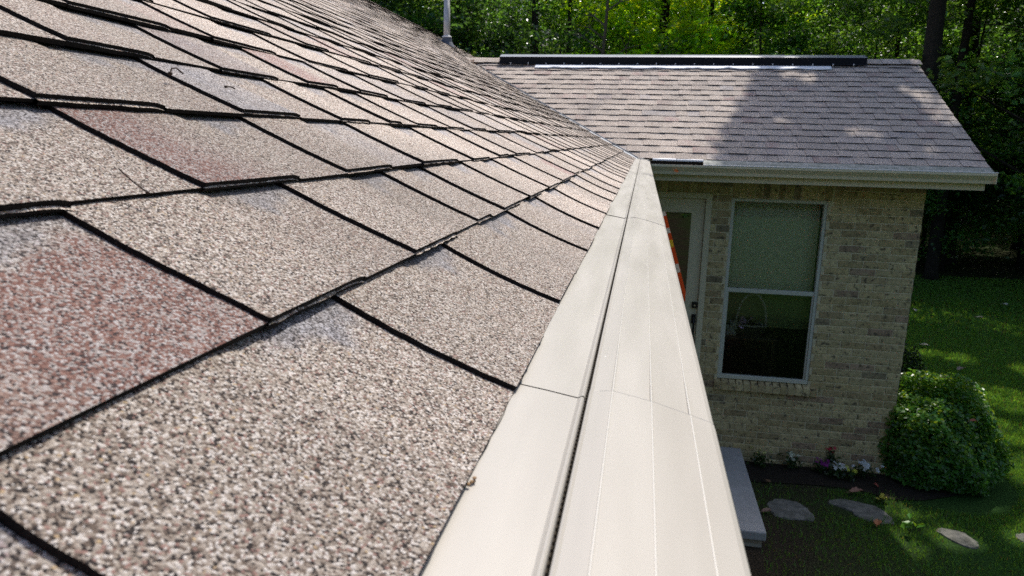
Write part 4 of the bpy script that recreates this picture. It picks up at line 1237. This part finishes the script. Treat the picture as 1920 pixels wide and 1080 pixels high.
# ------------------------------------------------------------------ trees
# openings in the canopy through which the sun reaches the ground: (from, to, radius)
GAPS = [((6.0, 17.0, ZG), (9.3, 14.6, ZG), .75), ((8.0, 18.5, ZG), (10.2, 17.6, ZG), .42), ((4.5, 11.5, ZG), (5.5, 10.8, ZG), .40),
        ((3.0, 8.0, -2.35), (3.85, 8.0, -2.5), .62), ((4.45, 8.6, ZG), (5.0, 8.0, ZG), .45), ((3.1, 6.65, ZG), (3.25, 6.6, ZG), .26),
        ((3.7, 6.8, ZG), (4.4, 6.9, ZG), .24), ((2.56, 6.45, ZG), (2.72, 6.5, ZG), .24), ((4.6, 13.4, ZG), (5.6, 12.9, ZG), .22), ((6.6, 12.4, ZG), (7.6, 11.6, ZG), .4),
        ((1.75, 9.5, 1.04), (2.05, 9.3, .95), .13), ((2.2, 8.1, .33), (2.5, 8.0, .28), .10), ((2.85, 7.75, .15), (3.0, 7.7, .13), .12), ((2.95, 9.05, .8), (3.1, 8.9, .73), .13), ((1.5, 8.3, .43), (1.6, 8.2, .38), .09), ((9.0, 19.2, ZG), (11.0, 18.0, ZG), .4), ((4.2, 10.0, ZG), (4.9, 9.5, ZG), .3)]
def open_sky(Wd):
    ok = np.ones(len(Wd), bool)
    for a, b_, r_ in GAPS:
        a = np.array(a); b_ = np.array(b_); n_ = max(2, int(np.linalg.norm(b_ - a) / (r_ * .7)) + 1)
        for i in range(n_):
            d = Wd - (a + (b_ - a) * i / (n_ - 1)); al = d @ SD
            rr_ = r_ * (1.22 if a[2] < ZG + .1 else 1) * (.75 + .4 * sin(i * 2.3 + a[0]))
            ok &= (np.linalg.norm(d - al[:, None] * SD, axis=1) > rr_) | (al < 0)
    return ok
def limb_paths(rr, H, lo, R, n):
    out = []
    for i in range(n):
        z0 = lo + (H * .93 - lo) * (i + rr.random()) / n
        a = rr.uniform(0, 6.28) + i * 2.4
        reach = R * (.55 + .55 * math.sqrt(max(0.05, 1 - ((z0 - lo) / (H - lo) - .35) ** 2 * 1.6))) * rr.uniform(.75, 1.1)
        rise = rr.uniform(.15, .75) * reach
        p = [(0.05 * cos(a), .05 * sin(a), z0), (reach * .35 * cos(a + .1), reach * .35 * sin(a + .1), z0 + rise * .5), (reach * .7 * cos(a - .1), reach * .7 * sin(a - .1), z0 + rise * .85), (reach * cos(a + .05), reach * sin(a + .05), z0 + rise * .9)]
        out.append(p)
    return out
def tree_meshes(seed, H, lo, R, r0, nl, leaves, leaf, base=(.052, .105, .020), spread=.55, bend=.0, holes=None, at=None, pts=4, reps=1):
    rr = random.Random(seed); rg = np.random.default_rng(seed)
    mb = MB()
    k1, k2 = rr.uniform(-.02, .02) + bend, rr.uniform(-.02, .02)
    tr = [(k1 * z_ , k2 * z_ + .1 * sin(z_ * .5 + seed), z_) for z_ in (0, .25, H * .15, H * .35, H * .6, H * .85, H)]
    mb.tube(tr, [r0 * 1.5, r0 * 1.08, r0, r0 * .82, r0 * .55, r0 * .25, r0 * .06], 12)
    limbs = limb_paths(rr, H, lo, R, nl)
    C_ = []
    for p in limbs:
        zz = p[0][2]; ox, oy = k1 * zz, k2 * zz + .1 * sin(zz * .5 + seed)
        q = [(x + ox, y + oy, z_) for x, y, z_ in p]
        rl = max(.012, r0 * .32 * (1 - zz / (H * 1.15)))
        mb.tube(q, [rl, rl * .7, rl * .4, rl * .12], 6)
        for f_ in np.linspace(.35, 1.05, pts):
            i = min(2, int(f_ * 3)); t2 = f_ * 3 - i
            a = np.array(q[i]); b_ = np.array(q[i + 1]); c = a + (b_ - a) * t2
            for _ in range(reps):
                e = c + rg.normal(0, 1, 3) * np.array([spread, spread, spread * .55]) * 1.1
                C_.append(e)
                if rr.random() < .5: mb.tube([tuple(c), tuple((c + e) / 2 + rg.normal(0, .05, 3)), tuple(e)], [rl * .22 + .004, .006, .003], 4)
    C_ = np.array(C_)
    if holes is not None: C_ = holes(C_)
    per_c = max(1, leaves // len(C_))
    P = (C_[:, None, :] + rg.normal(0, 1, (len(C_), per_c, 3)) * np.array([spread, spread, spread * .42]) * rg.uniform(.6, 1.3, (len(C_), 1, 1))).reshape(-1, 3)
    cl = rg.uniform(.75, 1.3, (len(C_), 1)) * np.repeat(np.array([base]), len(C_), 0) * rg.uniform(.85, 1.15, (len(C_), 3))
    col = np.repeat(cl, per_c, 0) * rg.uniform(.75, 1.3, (len(P), 1))
    keep = P[:, 2] > .1
    if at is not None: keep &= open_sky(P + np.array(at))
    if holes is not None:
        Wp = P + np.array(at); tt = (Wp[:, 2] - (Wp[:, 1] - L) * T_SL) / (SD[2] - SD[1] * T_SL)
        keep &= Wp[:, 0] - tt * SD[0] > .86 + .30 * (Wp[:, 1] - tt * SD[1] - L) + rg.normal(0, .11, len(P))
    P = P[keep]; col = col[keep]
    V, F, Tn = leaf_arrays(P, leaf, np.clip(col, 0, 1), rg, .75, .72)
    crown = np_mesh('crown', V, F, M['leaf'], None, Tn)
    me = bpy.data.meshes.new('trunk'); me.from_pydata(mb.v, [], mb.f); me.materials.append(M['bark']); me.polygons.foreach_set('use_smooth', [True] * len(me.polygons)); me.update()
    return me, crown
def make_tree(name, meshes, loc, rz, sc, label, cat='tree', group=None):
    t = tag(empty(name, loc, rz), label, cat, group)
    link('trunk', meshes[0], t); link('crown', meshes[1], t)
    t.scale = (sc, sc, sc)
    return t
VAR = [tree_meshes(101, 10.0, 1.6, 3.2, .18, 36, 24000, .13, base=(.034, .098, .030), spread=.46),
       tree_meshes(102, 9.0, 2.0, 3.0, .15, 34, 22000, .125, base=(.028, .088, .034), spread=.44),
       tree_meshes(103, 13.5, 8.4, 3.0, .235, 14, 3500, .135, base=(.050, .13, .028), spread=.42),
       tree_meshes(104, 7.8, .7, 2.0, .06, 28, 13000, .11, base=(.036, .105, .026), spread=.33),
       tree_meshes(105, 5.0, .3, 1.7, .04, 22, 9000, .105, base=(.045, .13, .034), spread=.31),
       tree_meshes(106, 9.0, 3.6, 2.1, .07, 24, 9000, .14, base=(.12, .25, .014), spread=.34),
       tree_meshes(107, 12.0, 7.8, 2.6, .14, 12, 3000, .13, base=(.045, .12, .032), spread=.40),
       tree_meshes(108, 9.5, 1.2, 2.6, .12, 34, 17000, .12, base=(.017, .055, .022), spread=.40)]
# (variant, x, y, rot, scale, label)
PL = [(2, .33, 24.0, .4, 1.0, 'big tree with a thick dark trunk behind the middle of the ridge vent'),
      (6, 1.85, 24.6, 2.1, 1.0, 'slim dark leaning tree right of the thick trunk above the ridge vent'),
      (2, -3.75, 24.2, 1.0, .9, 'dark tree behind the left end of the ridge vent'),
      (6, -2.65, 25.0, 4.0, .95, 'dark trunked tree left of the bare pale sapling'),
      (6, 7.50, 24.3, 5.1, .9, 'thin trunked tree behind the right end of the ridge caps'),
      (0, -8.6, 25.0, 3.3, 1.05, 'tree behind the main ridge to the left of the vent pipe'),
      (2, 9.6, 24.2, 2.8, 1.0, 'leaning dark tree at the upper right edge of the lawn'),
      (2, 8.0, 21.0, 1.7, 1.0, 'dark tree rising from the lawn edge just right of the brick wall')]
GW = 'woodland trees behind the house'
protos = {}
for i, (v_, x, y, rz, sc, lab) in enumerate(PL):
    ms = VAR[v_]
    if y < 23.5: ms = tree_meshes(300 + i, 12.5, 7.6, 3.2, .155, 18, 6000, .13, base=(.045, .125, .032), spread=.40, at=(x, y, ZG)); rz = 0
    make_tree('leafy_tree', ms, (x, y, ZG), rz, sc, lab, group=GW)
# deeper rows: nothing in the photo tells these apart
rt = random.Random(17)
first = None
deep = [(-11.5, 30), (-6.5, 29.5), (-1.2, 30.5), (4.3, 29), (9.0, 30.5), (13.5, 28.5), (17.5, 31), (-15, 33), (-4, 36), (1.8, 36.5), (7.2, 37), (12.5, 36), (18, 38), (22.5, 34), (-9.5, 38), (15.5, 24.5), (19.5, 26), (-14, 26.5)]
for i, (x, y) in enumerate(deep):
    make_tree('leafy_tree', VAR[i % 2], (x, y, ZG), rt.uniform(0, 6.28), rt.uniform(.92, 1.12), 'dense green tree deep in the woodland behind the house', group='deep woodland trees')
under = [(8.9, 22.6, 3), (7.2, 22.9, 4), (-5.9, 23.4, 7), (-8.4, 24.2, 7), (11.6, 22.6, 7), (-.6, 24.9, 5), (1.35, 25.2, 5), (2.9, 25.2, 5), (-9.8, 22.8, 3), (-7.2, 23.2, 3), (-5.4, 22.6, 3), (-1.9, 23.6, 4), (.9, 22.4, 4), (3.4, 22.9, 3), (5.0, 22.3, 3), (6.4, 23.0, 3), (8.4, 22.2, 4), (11.2, 22.2, 3), (12.9, 21.5, 3), (-3.2, 27, 3), (2.6, 27, 3), (6.0, 27.2, 3), (9.9, 27, 3), (13.5, 25, 3), (-12, 24, 3), (4.1, 25.3, 3), (15, 22, 3), (-.3, 27, 3), (11.8, 24.3, 4), (8.0, 26, 3)]
for i, (x, y, v_) in enumerate(under):
    make_tree('sapling', VAR[v_], (x, y, ZG), rt.uniform(0, 6.28), rt.uniform(.9, 1.2), 'leafy sapling at the edge of the wood behind the lawn', 'sapling', 'saplings along the wood edge')
# shading tree right of the wing: crown above the frame, gap left over the bush
tp = np.array([6.0, 17.2, ZG])
def holes(C_):
    Wd = C_ + tp
    ok = np.ones(len(C_), bool)
    # nothing left of the shadow edge on the wing roof
    xs = 1.45 + SD[0] / SD[2] * (Wd[:, 2] - 1.06)
    ok &= Wd[:, 0] > xs + .45
    ok &= Wd[:, 2] > 3.2
    # thick over the wing roof, thin and gappy elsewhere
    k_ = (Wd[:, 2] - .5) / (SD[2] - .5 * SD[1]) ; 
    tt = (Wd[:, 2] - (Wd[:, 1] - L) * T_SL) / (SD[2] - SD[1] * T_SL)
    lx, ly = Wd[:, 0] - tt * SD[0], Wd[:, 1] - tt * SD[1]
    on = (lx > .6) & (lx < 3.9) & (ly > L - .6) & (ly < L + DW + .6)
    ok &= on | (np.random.default_rng(4).random(len(C_)) < .42)
    C_ = C_[ok]
    # extra loose leaf clusters added along sun rays to shape the wing roof shadow
    rg = np.random.default_rng(77); n = 150
    y = rg.uniform(L - .2, L + DW + .3, n); x = np.maximum(.95 + .31 * (y - L) + .35 + rg.uniform(0, 2.4, n) * rg.uniform(.2, 1, n), 0)
    z = (y - L) * T_SL; t_ = (rg.uniform(6.0, 11.0, n) - z) / SD[2]
    E = np.stack([x + SD[0] * t_, y + SD[1] * t_, z + SD[2] * t_], 1) - tp
    return np.concatenate([C_, E])
big = tree_meshes(210, 18.0, 6.8, 5.6, .20, 150, 130000, .15, spread=.60, holes=holes, at=tp, pts=7, reps=2)
make_tree('shade_tree', big, tuple(tp), 0, 1.0, 'tall dark trunked tree right of the ridge whose crown shades the wing roof')
t2 = tree_meshes(211, 11.0, 1.4, 3.4, .18, 36, 17000, .16, spread=.40, base=(.048, .13, .040), at=(9.9, 18.6, ZG))
make_tree('broadleaf_tree', t2, (9.9, 18.6, ZG), 0, 1.0, 'low branched broadleaf tree with shiny leaves at the right edge')
t3 = tree_meshes(212, 14.0, 5.5, 4.4, .22, 30, 10000, .18, spread=.45, at=(12.4, 14.5, ZG))
make_tree('lawn_tree', t3, (12.4, 14.5, ZG), 0, 1.0, 'tree beside the lawn outside the right of the view')
# bare pale sapling
rr = random.Random(12)
bt = tag(empty('bare_sapling', (-1.28, 22.4, ZG)), 'bare pale branched sapling left of the bright leaves above the ridge', 'tree')
mb = MB(); mb.tube([(0, 0, 0), (.05, 0, 3), (-.02, 0, 6), (.1, .05, 8.5)], [.085, .07, .055, .03], 8); mb.build('trunk', M['palebark'], bt)
for i in range(11):
    mb = MB(); z0 = 4.2 + i * .38; a = rr.choice([0, pi]) + rr.uniform(-.6, .6); l_ = rr.uniform(.8, 1.6)
    p1 = (l_ * .5 * cos(a), l_ * .3 * sin(a), z0 + l_ * .35); p2 = (l_ * cos(a), l_ * .5 * sin(a), z0 + l_ * .45)
    mb.tube([(0, 0, z0), p1, p2], [.035, .02, .007], 6)
    for q in range(3):
        mb.tube([p1, (p1[0] + rr.uniform(-.3, .5) * cos(a), p1[1], p1[2] + rr.uniform(.1, .6))], [.012, .004], 4)
    mb.build('branch', M['palebark'], bt)
# far wood and the trees behind the viewer, one mass
def far_wood(name, n, xr, yr, zr_, leaf, seed, label):
    rg = np.random.default_rng(seed)
    nc = n // 40
    cc = np.stack([rg.uniform(*xr, nc), rg.uniform(*yr, nc), ZG + rg.uniform(*zr_, nc)], 1)
    P = (cc[:, None, :] + rg.normal(0, 1, (nc, 40, 3)) * np.array([.9, .9, .5])).reshape(-1, 3)
    col = np.repeat(np.array([.024, .066, .018]) * rg.uniform(.5, 1.3, (nc, 1)), 40, 0) * rg.uniform(.7, 1.3, (len(P), 1))
    V, F, Tn = leaf_arrays(P, leaf, col, rg, .6, .75)
    tag(link(name, np_mesh(name, V, F, M['leaf'], None, Tn)), label, 'wood', kind='stuff')
far_wood('far_wood', 190000, (-40, 52), (40, 56), (0, 18), .42, 31, 'dense far green wood filling the background')
far_wood('near_wood_mass', 60000, (-14, 30), (-29, -20), (0, 13), .34, 32, 'wood across the yard behind the viewer')
far_wood('side_wood_mass', 40000, (24, 32), (-18, 34), (0, 14), .34, 33, 'wood beyond the lawn on the right')
